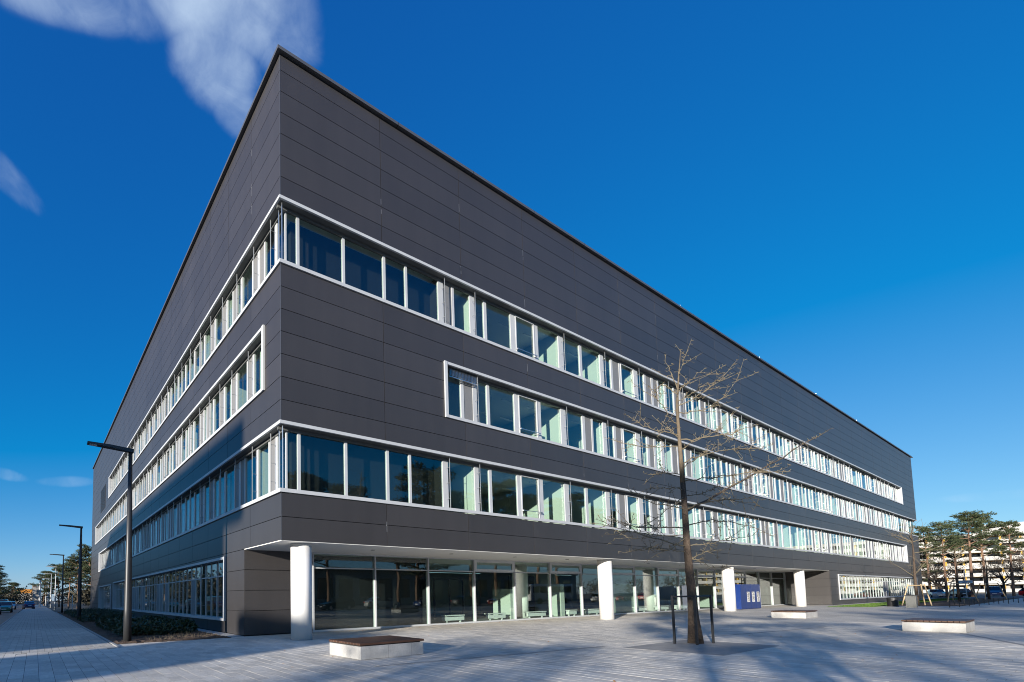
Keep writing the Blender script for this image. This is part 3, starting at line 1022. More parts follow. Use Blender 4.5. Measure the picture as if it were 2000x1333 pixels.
t = thing('marker_post', 'slim white post beside the third street lamp', 'post', (-3.2, 56, 0))
MB().tube([(0, 0, 0), (0, 0, 2.2)], [.06, .06], 10).build('post_shaft', 'white', t)
MB().tube([(0, 0, 2.2), (0, 0, 2.24)], [.065, .03], 10).build('cap', 'pole_grey', t)
t = thing('flag_pole', 'thick pale pole at the far end of the footpath', 'pole', (-6.2, 128, 0))
MB().tube([(0, 0, 0), (0, 0, 6.6)], [.22, .16], 10).build('pole', 'pole_grey', t)
MB().box((-1.5, -.05, .5), (-.25, .05, 5)).build('banner', 'grate', t)

# ------------------------------------------------------------------ hedges
def hedge(x0, x1, y0, y1, h, n, seed, label):
    r = random.Random(seed)
    t = thing('hedge', label, 'hedge', ((x0 + x1) / 2, (y0 + y1) / 2, 0), 0, 'low evergreen hedges in the planting bed')
    hx, hy = (x1 - x0) / 2, (y1 - y0) / 2
    bumps = [(r.uniform(-hx, hx), r.uniform(-hy, hy), r.uniform(.5, 1.1), r.uniform(.65, 1.05)) for _ in range(int(hx * hy * 3.5))]
    m = MB()
    st = MB()
    for bx, by, br, bh in bumps:
        st.tube([(bx, by, .0), (bx + r.uniform(-.1, .1), by + r.uniform(-.1, .1), h * bh * .8)], [.012, .006], 4)
    i = 0
    while i < n:
        bx, by, br, bh = r.choice(bumps)
        a, q = r.uniform(0, 6.28), r.random() ** .5
        x, y = bx + math.cos(a) * q * br, by + math.sin(a) * q * br
        if abs(x) > hx or abs(y) > hy: continue
        top = h * bh * (1 - .75 * q * q)
        z = max(.03, top * (r.random() ** .35)) + r.uniform(-.03, .05)
        d = Vector((r.gauss(0, 1), r.gauss(0, 1), r.uniform(-.1, 1))).normalized()
        s = Vector((r.gauss(0, 1), r.gauss(0, 1), r.gauss(0, .6)))
        s = (s - d * s.dot(d)).normalized()
        L, w = r.uniform(.09, .16), r.uniform(.025, .04)
        p = Vector((x, y, z))
        m.quad(p, p + d * L * .5 + s * w, p + d * L, p + d * L * .5 - s * w)
        i += 1
    m.build('foliage', 'hedge', t)
    st.build('stems', 'dark_bark', t)
hedge(-4.3, -.75, 6.2, 16.8, .62, 26000, 21, 'low dark evergreen hedge nearest the camera, behind the first lamp')
hedge(-4.5, -1.1, 21.5, 47, .70, 22000, 22, 'long dark evergreen hedge farther along the bed, by the second lamp')
m = MB(); r = random.Random(77)
for i in range(260):                                                # dry stalks in the open soil
    x, y = r.uniform(-3.6, -.7), r.uniform(3.6, 6.3)
    m.tube([(x, y, 0.02), (x + r.uniform(-.06, .06), y + r.uniform(-.06, .06), r.uniform(.08, .22))], [.004, .002], 3)
tag(m.build('dry_stalks', 'twig', kind='stuff'), 'dry brown stalks in the bare soil before the hedge', 'plant stalks')

# ------------------------------------------------------------------ ginkgo in the pit, with guard
def bez(pts, n):
    out = []
    k = len(pts) - 1
    for i in range(n + 1):
        u = i / n
        ps = [Vector(p) for p in pts]
        while len(ps) > 1:
            ps = [a.lerp(b, u) for a, b in zip(ps, ps[1:])]
        out.append(ps[0])
    return out
TB = Vector((9.72, -8.72, 0))
def tz(zx, zy): return at_plane(1150 + zx / 2.26, 660 + zy / 2.26, TB)
t = thing('ginkgo_tree', 'bare young tree with knobbly yellowish twigs standing in the paving', 'tree', TB)
trk = [(472, 1345), (462, 1230), (452, 1100), (441, 1000), (432, 900), (424, 760), (415, 640), (407, 540), (400, 450), (393, 360), (390, 300), (393, 230), (396, 180), (401, 120), (405, 50)]
trad = [.20, .15, .128, .112, .10, .088, .076, .065, .055, .046, .038, .031, .024, .016, .008]
tp = [tz(*p) - TB for p in trk]; tp[0].z = -.02; trad = [q * .92 for q in trad]
trad[0] = .215
MB().tube(tp[:7], trad[:7], 14).build('trunk', 'bark', t, smooth=True)
MB().tube(tp[6:], trad[6:], 12).build('leader', 'sunlit_leader_bark', t, smooth=True)
BR = [[(392, 230), (370, 150), (330, 100)], [(393, 180), (410, 120), (430, 65)], [(392, 250), (310, 180), (290, 215), (300, 275)], [(392, 240), (450, 190), (515, 130)], [(395, 300), (470, 260), (580, 210), (660, 95)], [(397, 330), (520, 330), (600, 290), (668, 160)],
      [(395, 380), (330, 340), (300, 270), (292, 215)], [(397, 430), (300, 410), (240, 400), (190, 352)], [(405, 480), (330, 480), (200, 490), (100, 450)], [(400, 450), (520, 450), (640, 430), (740, 380)], [(408, 560), (500, 500), (640, 490), (770, 490)],
      [(412, 600), (330, 600), (290, 605), (240, 595)], [(418, 670), (350, 660), (270, 662)], [(416, 635), (520, 620), (640, 600), (880, 590)], [(425, 770), (560, 700), (760, 590), (880, 510), (1070, 400)], [(425, 760), (520, 720), (640, 700), (780, 715)],
      [(427, 840), (320, 840), (180, 850), (60, 790)], [(428, 870), (330, 880), (230, 880), (110, 885)], [(430, 920), (320, 900), (170, 860), (30, 800)], [(432, 950), (330, 930), (260, 925), (160, 950)], [(430, 830), (540, 790), (660, 800), (820, 880)], [(435, 920), (560, 900), (660, 890), (760, 870)],
      [(440, 985), (500, 950), (560, 925), (630, 935)], [(442, 970), (500, 985), (560, 1025)], [(424, 760), (330, 740), (220, 720), (160, 660)], [(420, 700), (350, 760), (250, 830)], [(403, 500), (470, 440), (600, 400)], [(394, 280), (450, 260), (520, 200)], [(400, 440), (350, 400), (325, 370)], [(420, 700), (520, 690), (600, 640)],
      [(410, 590), (470, 520), (560, 480), (650, 440)], [(428, 880), (380, 930), (300, 960), (230, 920)]]
rg = random.Random(42)
tw = MB()
def spurs(pts, rad, dens, scale=1.0):
    for a, b in zip(pts, pts[1:]):
        L = (b - a).length
        k = int(L * dens + rg.random())
        for _ in range(k):
            p = a.lerp(b, rg.random())
            d = Vector((rg.gauss(0, 1), rg.gauss(0, 1), rg.gauss(.5, .7))).normalized()
            l = rg.uniform(.05, .14) * scale
            tw.tube([p, p + d * l], [.006, .0085], 4)
for i, pts in enumerate(BR):
    dv = Vector((FW.x, FW.y, 0)).normalized()
    L = (tz(*pts[-1]) - tz(*pts[0])).length
    dep = rg.uniform(-.7, .7) * L
    w = [tz(*p) - TB for p in pts]
    n = len(w) - 1
    w = [p + dv * dep * (j / n) for j, p in enumerate(w)]
    # keep screen position: rescale about the camera line
    w2 = []
    for j, p in enumerate(pts):
        base = TB + dv * dep * (j / n)
        w2.append(at_plane(1150 + p[0] / 2.26, 660 + p[1] / 2.26, base) - TB)
    c = bez(w2, 12)
    for j in range(1, 12): c[j] += Vector((rg.uniform(-1, 1), rg.uniform(-1, 1), rg.uniform(-1, 1))) * .035
    r0 = .022 if L > 2.5 else .016
    if i == 14: r0 = .042
    rr = [r0 * (1 - .78 * j / 12) for j in range(13)]
    MB().tube(c, rr, 6).build('branch', 'twig' if i not in (14,) else 'bark', t)
    spurs(c[1:], r0, 9)
    for _ in range(int(3 + L * 2.8)):
        j = rg.randint(3, 11)
        d = (c[j] - c[j - 1]).normalized() * .5 + Vector((rg.gauss(0, .5), rg.gauss(0, .5), rg.gauss(.1, .5)))
        l = rg.uniform(.25, .8)
        e = [c[j], c[j] + d * l * .5 + Vector((0, 0, rg.uniform(-.05, .08))), c[j] + d * l]
        tw.tube(e, [.008, .006, .0035], 4); spurs(e, .01, 9, .8)
tw.build('twigs', 'twig', t)
# guard
gt = thing('tree_guard', 'dark steel three-post guard with top rails around the plaza tree', 'tree guard', TB)
gpts = [Vector((8.98, -8.03, 0)), Vector((10.28, -9.62, 0)), Vector((9.28, -9.5, 0)), Vector((10.25, -8.02, 0))]
import itertools
def gp_(x, y):
    d = ray(x, y); return CAM + d * (-CAM.z / d.z)
gpts = [gp_(1318, 1258), gp_(1362, 1260.5), gp_(1393.5, 1257)]
for p in gpts:
    MB().box((-.028, -.028, .0), (.028, .028, 1.47)).build('post', 'dark_metal', gt, loc=Vector((p.x, p.y, 0)) - TB)
for a, b in ((0, 1), (1, 2), (2, 0)):
    A = Vector((gpts[a].x, gpts[a].y, 1.435)) - TB; Bq = Vector((gpts[b].x, gpts[b].y, 1.435)) - TB
    MB().tube([A, Bq], [.028, .028], 6).build('rail', 'dark_metal', gt)

# ------------------------------------------------------------------ things at the right: bin, cabinets, posts, staked trees
t = thing('litter_bin', 'black round litter bin at the edge of the lawn', 'litter bin', (57.8, -4.95, .0))
m = MB(); m.tube([(0, 0, .0), (0, 0, .04), (0, 0, .70)], [.34, .36, .36], 24); m.build('drum', 'bin_black', t)
m = MB()
for k in range(24):
    a0, a1 = 2 * math.pi * k / 24, 2 * math.pi * (k + 1) / 24
    for r0, r1, z0, z1 in ((.27, .385, .78, .78), (.385, .385, .70, .78), (.27, .27, .70, .78)):
        m.quad((r0 * math.cos(a0), r0 * math.sin(a0), z0), (r1 * math.cos(a0), r1 * math.sin(a0), z1), (r1 * math.cos(a1), r1 * math.sin(a1), z1), (r0 * math.cos(a1), r0 * math.sin(a1), z0))
m.build('rim', 'dark_metal', t)
t = thing('service_pillar', 'grey brushed steel service pillar beside the litter bin', 'service pillar', (54.75, -6.55, 0))
MB().box((-.28, -.30, .0), (.28, .30, .96)).build('cabinet', 'box_steel', t)
MB().box((-.31, -.33, .961), (.31, .33, 1.04)).build('lid', 'dark_metal', t)
MB().box((-.285, -.25, .08), (-.281, .25, .90)).build('door', 'box_steel', t)
t = thing('locker_block', 'deep blue steel locker block with three posters under the overhang', 'lockers', (45.3, 1.75, 0))
MB().box((-2.1, -.3, .02), (2.2, .55, 2.15)).build('body', 'blue', t)
for i in range(4):
    x0 = -2.1 + i * 1.075
    d = MB().box((x0 + .015, -.325, .05), (x0 + 1.06, -.301, 2.12)).build('door', 'blue', t)
    if i:
        ps = MB().box((x0 + .25, -.332, .62), (x0 + .82, -.326, 1.5)).build('poster', 'poster', d)
rp = random.Random(9)
pm = MB()
for i in range(1, 4):
    x0 = -2.1 + i * 1.075
    for r_ in range(11):
        z = .68 + r_ * .072
        x = x0 + .30
        while x < x0 + .74:
            w = rp.uniform(.03, .12)
            if rp.random() < .8: pm.box((x, -.3335, z), (min(x + w, x0 + .78), -.3325, z + rp.uniform(.04, .065)))
            x += w + .02
pm.build('poster_print', 'print', t)
rp = random.Random(3)
ORD0 = ['first', 'second', 'third', 'fourth', 'fifth', 'sixth', 'seventh', 'eighth', 'ninth', 'tenth', 'eleventh', 'twelfth', 'thirteenth', 'fourteenth', 'fifteenth', 'sixteenth']
for i in range(16):
    px = 1855 + i * 9.6
    g0 = gp_(px, 1187 - i * .62 - (2.4 if i % 2 else 0))
    t = thing('edging_post', 'low dark edging post, ' + ORD0[i] + ' from the left by the staked trees', 'post', (g0.x, g0.y, 0), 0, 'low posts edging the tree bed')
    MB().tube([(0, 0, 0), (0, 0, .52)], [.025, .025], 6).build('post', 'dark_metal', t)
    MB().tube([(0, 0, .52), (0, 0, .54)], [.032, .02], 6).build('cap', 'dark_metal', t)

def branchy(m, p, d, L, r, depth, rng, spread=.6, up=.25, kids=(2, 3), minr=.006):
    n = 4
    pts = [p]
    for i in range(n):
        d = (d + Vector((rng.gauss(0, .12), rng.gauss(0, .12), rng.gauss(0, .10) + up * .08))).normalized()
        pts.append(pts[-1] + d * L / n)
    rads = [max(minr, r * (1 - .45 * i / n)) for i in range(n + 1)]
    m.tube(pts, rads, 6 if depth > 2 else 4 if depth > 0 else 3, cap=False)
    if depth == 0: return
    for k in range(rng.randint(*kids) + (1 if depth > 2 else 0)):
        j = rng.randint(2, n)
        s = Vector((rng.gauss(0, 1), rng.gauss(0, 1), rng.gauss(.1, .6))).normalized()
        nd_ = (d * (1 - spread) + s * spread + Vector((0, 0, up * .4))).normalized()
        branchy(m, pts[j], nd_, L * rng.uniform(.55, .8), rads[j] * .62, depth - 1, rng, spread, up, kids, minr)
def young_tree(loc, h, seed, label, mat='twig'):
    r = random.Random(seed)
    t = thing('young_tree', label, 'tree', loc, 0, 'young bare trees held by timber stakes')
    MB().tube([(0, 0, 0), (.02, .03, h * .35), (0, -.03, h * .7), (.03, 0, h)], [.13, .10, .06, .015], 8).build('trunk', 'bark', t, smooth=True)
    m = MB()
    for k in range(14):
        z = h * r.uniform(.32, .92)
        a = r.uniform(0, 6.28)
        branchy(m, Vector((0, 0, z)), Vector((math.cos(a), math.sin(a), r.uniform(.2, .8))).normalized(), h * .26 * (1.15 - z / h * .7), .035, 2, r, .45, .3, (2, 3), .008)
    m.build('crown', mat, t)
def stakes(loc, label, seed, h=1.9, rad=.85, bars=1):
    t = thing('stake_tripod', label, 'tree stakes', loc, 0, 'timber stake tripods at the young trees')
    r = random.Random(seed); a0 = r.uniform(0, 2)
    tops = []
    for k in range(3):
        a = a0 + k * 2.094
        b, tp_ = Vector((math.cos(a) * rad, math.sin(a) * rad, 0)), Vector((math.cos(a) * rad * .55, math.sin(a) * rad * .55, h))
        tops.append(tp_)
        MB().tube([b, tp_], [.05, .045], 7).build('stake', 'stake', t)
    for k in range(3):
        MB().tube([tops[k] - Vector((0, 0, .12)), tops[(k + 1) % 3] - Vector((0, 0, .12))], [.035, .035], 5).build('crossbar', 'stake', t)
young_tree((61.6, -5.9, .03), 7.4, 6, 'young bare tree held by stakes nearest the service pillar')
stakes((61.6, -6.0, .0), 'pale timber stake tripod nearest the service pillar', 2, 2.0, 1.1)
young_tree((80, -6.4, .03), 6.0, 7, 'young bare tree in the middle staked tripod')
stakes((80, -6.4, .0), 'pale timber stake tripod in the middle of the tree bed', 4, 2.2, 1.35)
young_tree((97.5, -7.0, .03), 5.6, 8, 'young bare tree in the rightmost staked tripod')
stakes((97.5, -7.0, .0), 'pale timber stake tripod rightmost in the tree bed', 9, 2.2, 1.5)
t = thing('parking_sign', 'small blue sign on a pale post before the parked cars', 'sign', (113, -3.6, 0))
MB().tube([(0, 0, 0), (0, 0, 4.6)], [.06, .05], 8).build('post', 'pole_grey', t)
MB().box((-.05, -.7, 2.3), (-.02, .7, 2.75)).build('plate', 'paint_cyan', t)

# ------------------------------------------------------------------ pines
def pine_meshes(seed, h, crown0, nlimb, spread, ntuft):
    r = random.Random(seed)
    tr, nm = MB(), MB()
    bend = Vector((r.uniform(-.06, .06), r.uniform(-.06, .06), 0)) * h
    tp_, rd = [], []
    for i in range(9):
        u = i / 8
        tp_.append(Vector((bend.x * u * u + r.uniform(-.08, .08) * (i > 0), bend.y * u * u + r.uniform(-.08, .08) * (i > 0), h * .96 * u)))
        rd.append(.0135 * h * (1 - u) ** .8 + .03)
    tr.tube(tp_, rd, 8)
    def pt_at(u):
        f = u * 8; i = min(int(f), 7)
        return tp_[i].lerp(tp_[i + 1], f - i)
    pads = []
    for k in range(nlimb):
        u = crown0 + (1 - crown0) * ((k + r.random()) / nlimb) ** .9
        u = min(u, .99)
        a = k * 2.4 + r.uniform(-.5, .5)
        prof = math.sin(min(1, (1 - u) / (1 - crown0) * .85 + .16) * math.pi * .62)
        L = spread * prof * r.uniform(.65, 1.15)
        p0 = pt_at(u)
        d = Vector((math.cos(a), math.sin(a), r.uniform(.0, .75)))
        p1 = p0 + d * L * .55 + Vector((0, 0, r.uniform(-.1, .2)))
        p2 = p0 + d * L + Vector((0, 0, L * r.uniform(-.05, .16)))
        tr.tube([p0, p1, p2], [.018 * h * (1 - u) * .5 + .05, .045, .02], 5, cap=False)
        for q, s in ((p2, 1.0), (p1.lerp(p2, .5), .9), (p1, .55)):
            pads.append((q + Vector((r.uniform(-.3, .3), r.uniform(-.3, .3), .15)), s * r.uniform(.6, 1.25) * spread * .27))
            if r.random() < .8:
                b = Vector((-math.sin(a), math.cos(a), .1)) * r.uniform(-1, 1) * spread * .32
                pads.append((q + b, s * r.uniform(.5, .95) * spread * .27))
    tot = sum(s * s for _, s in pads)
    for c, s in pads:
        n = int(ntuft * s * s / tot)
        for _ in range(n):
            a = r.uniform(0, 6.28); q = r.random() ** .45
            x, y = math.cos(a) * q * s, math.sin(a) * q * s
            z = (1 - q * q) * s * .75 * r.uniform(-.35, 1) + r.uniform(-.08, .08)
            p = c + Vector((x, y, z))
            for _k in range(2):
                d = Vector((r.gauss(x / s * .6, .8), r.gauss(y / s * .6, .8), r.gauss(.35, .5))).normalized()
                e = d.cross(Vector((r.gauss(0, 1), r.gauss(0, 1), r.gauss(0, 1)))).normalized()
                l, w = r.uniform(.16, .34), r.uniform(.035, .07)
                nm.tri(p - e * w, p + e * w, p + d * l)
    return tr.mesh('trunk', 'pine_bark'), nm.mesh('crown', 'needles')
PV = [pine_meshes(101, 15, .50, 24, 2.3, 4600), pine_meshes(102, 17, .52, 28, 2.6, 5200), pine_meshes(103, 12, .26, 34, 3.0, 8500), pine_meshes(104, 14, .38, 28, 3.5, 8000), pine_meshes(105, 10, .34, 20, 3.0, 5200), pine_meshes(106, 10, .34, 16, 2.9, 1250), pine_meshes(107, 12, .4, 16, 3.1, 1500)]
PH = [15, 17, 12, 14, 10, 10, 12]
def pine(v, loc, h, rz, label, group, wide=1.0):
    t = thing('pine_tree', label, 'pine tree', loc, rz, group)
    s = h / PH[v]
    for nm_, me in zip(('trunk', 'crown'), PV[v]):
        o = link(nm_, me, t); o.scale = (s * wide, s * wide, s)
    return t
GR = 'pines before the white and yellow building'
pine(1, (119.5, -.9, 0), 12.6, .5, 'pine with a leaning bare trunk in front of the silver car', GR)
pine(0, (134, 2.8, 0), 13.4, 2.0, 'tall pine left of the tallest one, flat topped', GR)
pine(1, (132, -2.4, 0), 15.2, 3.1, 'tallest pine, right of centre before the yellow balconies', GR, 1.1)
pine(0, (138, -3.4, 0), 15.0, 4.4, 'tall slender pine just right of the tallest one', GR)
pine(0, (140, -6.2, 0), 13.6, 1.0, 'slender pine at the right with a pink bare trunk', GR)
pine(2, (139, 5.2, 0), 10.2, 2.6, 'bushy low pine close behind the building corner', GR)
pine(0, (150, 10.5, 0), 13.0, .2, 'pine half hidden by the right end of the dark building', GR)
pine(0, (146, .8, 0), 12.2, 5.0, 'pine with thin pink trunk between the cars', GR)
GL = 'pines beyond the left end of the dark building'
pine(3, (-1.2, 78, 0), 8.6, 1.0, 'wide spreading pine leaning over the far footpath', GL, 1.25)
pine(3, (1.8, 88, 0), 11.4, 2.2, 'tall pine against the left end of the dark building', GL, 1.15)
pine(1, (-1.5, 98, 0), 9.8, 3.3, 'pine with an orange lit trunk behind the lamp posts', GL, 1.2)
pine(2, (-2.5, 116, 0), 9.4, 4.0, 'dense pine behind the farther lamps', GL, 1.25)
pine(2, (-5.0, 150, 0), 9.5, 5.2, 'dark pine where the path ends', GL, 1.2)
pine(3, (3.5, 105, 0), 11.5, 6.0, 'pine crown just showing beside the building edge', GL, 1.1)
GK = 'pines across the street on the left'
pine(3, (-15.2, 118, 0), 9.5, .7, 'dark spreading pine across the street, reaching over the cars', GK, 1.3)
pine(2, (-17.5, 104, 0), 9.8, 1.9, 'dark pine at the left edge across the street', GK, 1.2)
pine(2, (-16.5, 150, 0), 8.2, 2.9, 'lower dark pine farther along across the street', GK, 1.3)
pine(4, (-13.5, 190, 0), 7.5, 4.9, 'farthest dark pine across the street below the orange roof', GK, 1.4)
# pines behind the viewer: they shade the plaza and stand in the window reflections
GB = 'pines across the south street'
rb = random.Random(6)
ORD = ['first', 'second', 'third', 'fourth', 'fifth', 'sixth', 'seventh', 'eighth', 'ninth', 'tenth', 'eleventh', 'twelfth', 'thirteenth', 'fourteenth', 'fifteenth', 'sixteenth', 'seventeenth', 'eighteenth', 'nineteenth', 'twentieth']
for i, (x, y, h, v) in enumerate([(16, -31, 14.6, 3), (19.5, -34, 15, 2), (27, -36, 15.5, 3), (37, -33, 18, 3), (43, -36, 16, 2), (52, -33, 18.5, 3), (60, -35, 18, 1), (69, -33, 18, 3), (79, -36, 17, 3), (90, -38, 18, 1), (103, -40, 18, 3)]):
    pine(v, (x, y, 0), h, rb.uniform(0, 6), ORD[i] + ' pine from the left in the window reflections', GB, 1.2)
for i, (x, y, h, v) in enumerate([(-27.5, -25.2, 12.2, 1), (-43, -27, 9.0, 5), (-37, -23.5, 7.9, 5), (-33, -29, 9.6, 6), (-17.5, -22.8, 7.2, 5), (-6, -31, 9.2, 5), (-38, -34, 12, 6), (-27, -37, 12.5, 6), (-20, -40, 14, 6), (-10, -38, 13.5, 6), (0, -42, 14.5, 6), (-33, -44, 15, 6)]):
    pine(v, (x, y, 0), h, rb.uniform(0, 6), ORD[i] + ' of the pines behind the viewer that shade the plaza', 'pines behind the viewer', 1.2)

# far belt of trees closing the street and the horizon
def belt(x0, x1, y0, y1, h, n, seed, label):
    r = random.Random(seed); m = MB()
    tops = [(r.uniform(x0, x1), r.uniform(y0, y1), h * r.uniform(.55, 1.0), r.uniform(2.2, 4.5)) for _ in range(int((abs(x1 - x0) + abs(y1 - y0)) / 2.2))]
    for i in range(n):
        bx, by, bh, br = r.choice(tops)
        d = Vector((r.gauss(0, 1), r.gauss(0, 1), r.gauss(0, 1))).normalized() * br * r.random() ** .4
        p = Vector((bx + d.x, by + d.y, max(.1, bh * r.uniform(.15, .95) + d.z * .5)))
        e = Vector((r.gauss(0, 1), r.gauss(0, 1), r.gauss(0, 1))).normalized(); f_ = Vector((r.gauss(0, 1), r.gauss(0, 1), r.gauss(0, 1))).normalized()
        m.tri(p - e * .35, p + e * .35, p + f_ * .8)
    tag(m.build('far_woods', 'far_leaf', kind='stuff'), label, 'woods')
belt(-120, 60, 225, 260, 6.6, 26000, 51, 'far dark belt of trees closing the end of the left street')
belt(-46, -19, 36, 215, 9.5, 22000, 52, 'brown undergrowth across the left street behind the parked cars')
belt(4, 40, 100, 190, 7, 14000, 53, 'brown undergrowth beneath the pines at the left end of the building')
belt(300, 330, -260, 160, 13, 16000, 54, 'far belt of trees behind the white and yellow building')
# bare trees at the right edge
def bare_tree(loc, h, seed, label, mat='dark_bark'):
    r = random.Random(seed)
    t = thing('bare_tree', label, 'tree', loc, 0, 'bare trees before the white and yellow building')
    MB().tube([(0, 0, 0), (.1, 0, h * .25), (0, .1, h * .45)], [.22, .17, .12], 7).build('trunk', mat, t)
    m = MB()
    for k in range(9):
        a = r.uniform(0, 6.28)
        branchy(m, Vector((0, 0, h * r.uniform(.2, .44))), Vector((math.cos(a), math.sin(a), r.uniform(.4, 1.4))).normalized(), h * .34, .09, 3, r, .5, .3, (2, 3), .022)
    m.build('crown', mat, t)
bare_tree((141, -8.8, 0), 9.5, 3, 'dark bare tree near the right edge of the view')
bare_tree((146, -9.6, 0), 9.0, 4, 'dark bare tree right beside the other one at the right edge')
bare_tree((128, .8, 0), 7.0, 5, 'dark bare tree between the silver and the dark car')
bare_tree((150, 4.0, 0), 9.5, 6, 'brown bare tree behind the bushy low pine')
bare_tree((150, -4.5, 0), 8.0, 12, 'small dark bare tree behind the blue van')

# ------------------------------------------------------------------ vehicles
CARP = {
 'saloon': dict(L=4.5, w=.89, st=[(-2.25, .32, .62, .62, .80), (-2.15, .22, .78, .78, .88), (-1.3, .2, .95, .95, .98), (-.75, .2, .97, .97, 1), (-.05, .2, .96, 1.38, 1), (.75, .2, .98, 1.44, 1), (1.45, .2, 1.0, 1.25, 1), (1.85, .24, 1.0, 1.02, .96), (2.22, .34, .88, .88, .86)]),
 'hatch': dict(L=4.1, w=.87, st=[(-2.05, .32, .6, .6, .80), (-1.95, .22, .76, .76, .88), (-1.15, .2, .95, .95, .98), (-.75, .2, .98, .98, 1), (-.15, .2, .97, 1.42, 1), (.75, .2, .99, 1.49, 1), (1.6, .22, 1.02, 1.42, .98), (1.98, .3, .98, 1.0, .92), (2.05, .36, .8, .8, .88)]),
 'van': dict(L=4.8, w=.95, st=[(-2.4, .32, .66, .66, .82), (-2.3, .24, .85, .85, .9), (-1.6, .22, 1.08, 1.08, .98), (-.7, .22, 1.1, 1.75, 1), (.6, .22, 1.12, 1.86, 1), (2.1, .22, 1.12, 1.84, 1), (2.36, .3, 1.1, 1.5, .98), (2.42, .36, .9, .92, .95)]),
}
def car_meshes(kind, paint):
    c = CARP[kind]; w = c['w']
    body, gl = MB(), MB()
    rows = []
    for (x, zb, zm, zt, ws) in c['st']:
        yw = w * ws
        tum = .82 if zt > zm + .1 else .97
        rows.append([(x, -yw * .92, zb), (x, -yw, zb + (zm - zb) * .45), (x, -yw * .96, zm), (x, -yw * tum, zt), (x, yw * tum, zt), (x, yw * .96, zm), (x, yw, zb + (zm - zb) * .45), (x, yw * .92, zb)])
    base = 0
    for r_ in rows: body.v += r_
    gl.v = list(body.v)
    for i in range(len(rows) - 1):
        cab = rows[i][3][2] > rows[i][2][2] + .1 or rows[i + 1][3][2] > rows[i + 1][2][2] + .1
        both = rows[i][3][2] > rows[i][2][2] + .1 and rows[i + 1][3][2] > rows[i + 1][2][2] + .1
        for j in range(8):
            k = (j + 1) % 8
            f = (i * 8 + j, (i + 1) * 8 + j, (i + 1) * 8 + k, i * 8 + k)
            if cab and (j in (2, 4) or (j == 3 and not both)): gl.f.append(f)
            else: body.f.append(f)
    body.f.append(tuple(reversed(range(8)))); n = (len(rows) - 1) * 8
    body.f.append(tuple(n + j for j in range(8)))
    return body.mesh('car_body', 'paint_' + paint), gl.mesh('car_windows', 'dark_glass')
TY = MB().tube([(0, -.11, 0), (0, .11, 0)], [.31, .31], 18).mesh('tyre', 'tyre')
RM = MB().tube([(0, -.115, 0), (0, .115, 0)], [.19, .19], 12).mesh('rim', 'chrome')
CM = {}
def car(kind, paint, loc, rz, label, group=None, cat='car', name='parked_car'):
    key = (kind, paint)
    if key not in CM: CM[key] = car_meshes(kind, paint)
    t = thing(name, label, cat, loc, rz, group)
    c = CARP[kind]; w = c['w']; L2 = c['L'] / 2
    link('body', CM[key][0], t); link('window_glass', CM[key][1], t)
    for sx in (-.62, .60):
        for sy in (-1, 1):
            wh = link('wheel', TY, t, (sx * L2, sy * (w - .10), .31)); link('rim', RM, wh)
    zl = .62 if kind != 'van' else .72
    for sy in (-1, 1):
        MB().box((-L2 + .02, sy * w * .72 - .15, zl - .06), (-L2 + .14, sy * w * .72 + .15, zl + .08)).build('headlight', 'lens_white', t)
        MB().box((L2 - .14, sy * w * .74 - .12, zl + .08), (L2 - .0, sy * w * .74 + .12, zl + .26)).build('tail_light', 'tail_red', t)
    MB().box((L2 - .06, -.26, zl - .06), (L2 + .012, .26, zl + .06)).build('number_plate', 'white', t)
    MB().box((-L2 - .02, -.26, zl - .20), (-L2 + .1, .26, zl - .08)).build('front_plate', 'white', t)
    return t
G1 = 'cars parked before the white and yellow building'
car('saloon', 'silver', (126.5, 1.1, 0), .25, 'silver saloon car parked at the right behind the stakes', G1)
car('hatch', 'black', (131, -.9, 0), -2.7, 'dark hatchback with red tail lights parked beside the silver saloon', G1)
car('van', 'blue', (133, -4.6, 0), .1, 'dark blue van parked right of the tree trunks', G1)
car('hatch', 'red', (128, -9.6, 0), 1.2, 'red car cut off by the right edge of the view', G1)
G2 = 'cars parked along the left street'
HP = math.pi / 2
car('hatch', 'grey', (-11.4, 56, 0), HP + .06, 'grey hatchback seen from behind, nearest on the left street', G2)
car('saloon', 'white', (-13.6, 63.5, 0), HP - .1, 'pale car behind the grey hatchback at the left edge', G2)
car('hatch', 'green', (-10.6, 66, 0), HP, 'dark green car just beyond the grey hatchback', G2)
car('saloon', 'blue', (-8.2, 97, 0), -HP + .1, 'dark blue car facing the camera at the far end of the path', G2)
car('saloon', 'black', (-11.5, 84, 0), HP, 'black car in the middle of the parked row on the left', G2)
car('van', 'grey', (-12.5, 104, 0), HP, 'far grey van under the pines on the left', G2)
car('hatch', 'silver', (-10.9, 92, 0), HP, 'small silver car farther along the left street', G2)
t = thing('grit_bin', 'orange and yellow container at the left edge beside the parked cars', 'container', (-11.6, 50.2, 0), 0)
MB().box((-.7, -.6, .0), (.7, .6, .62)).build('tub', 'orange', t)
MB().poly([(-.74, -.64), (.74, -.64), (.74, .64), (-.74, .64)], .621, .72).build('lid', 'yellow', t)
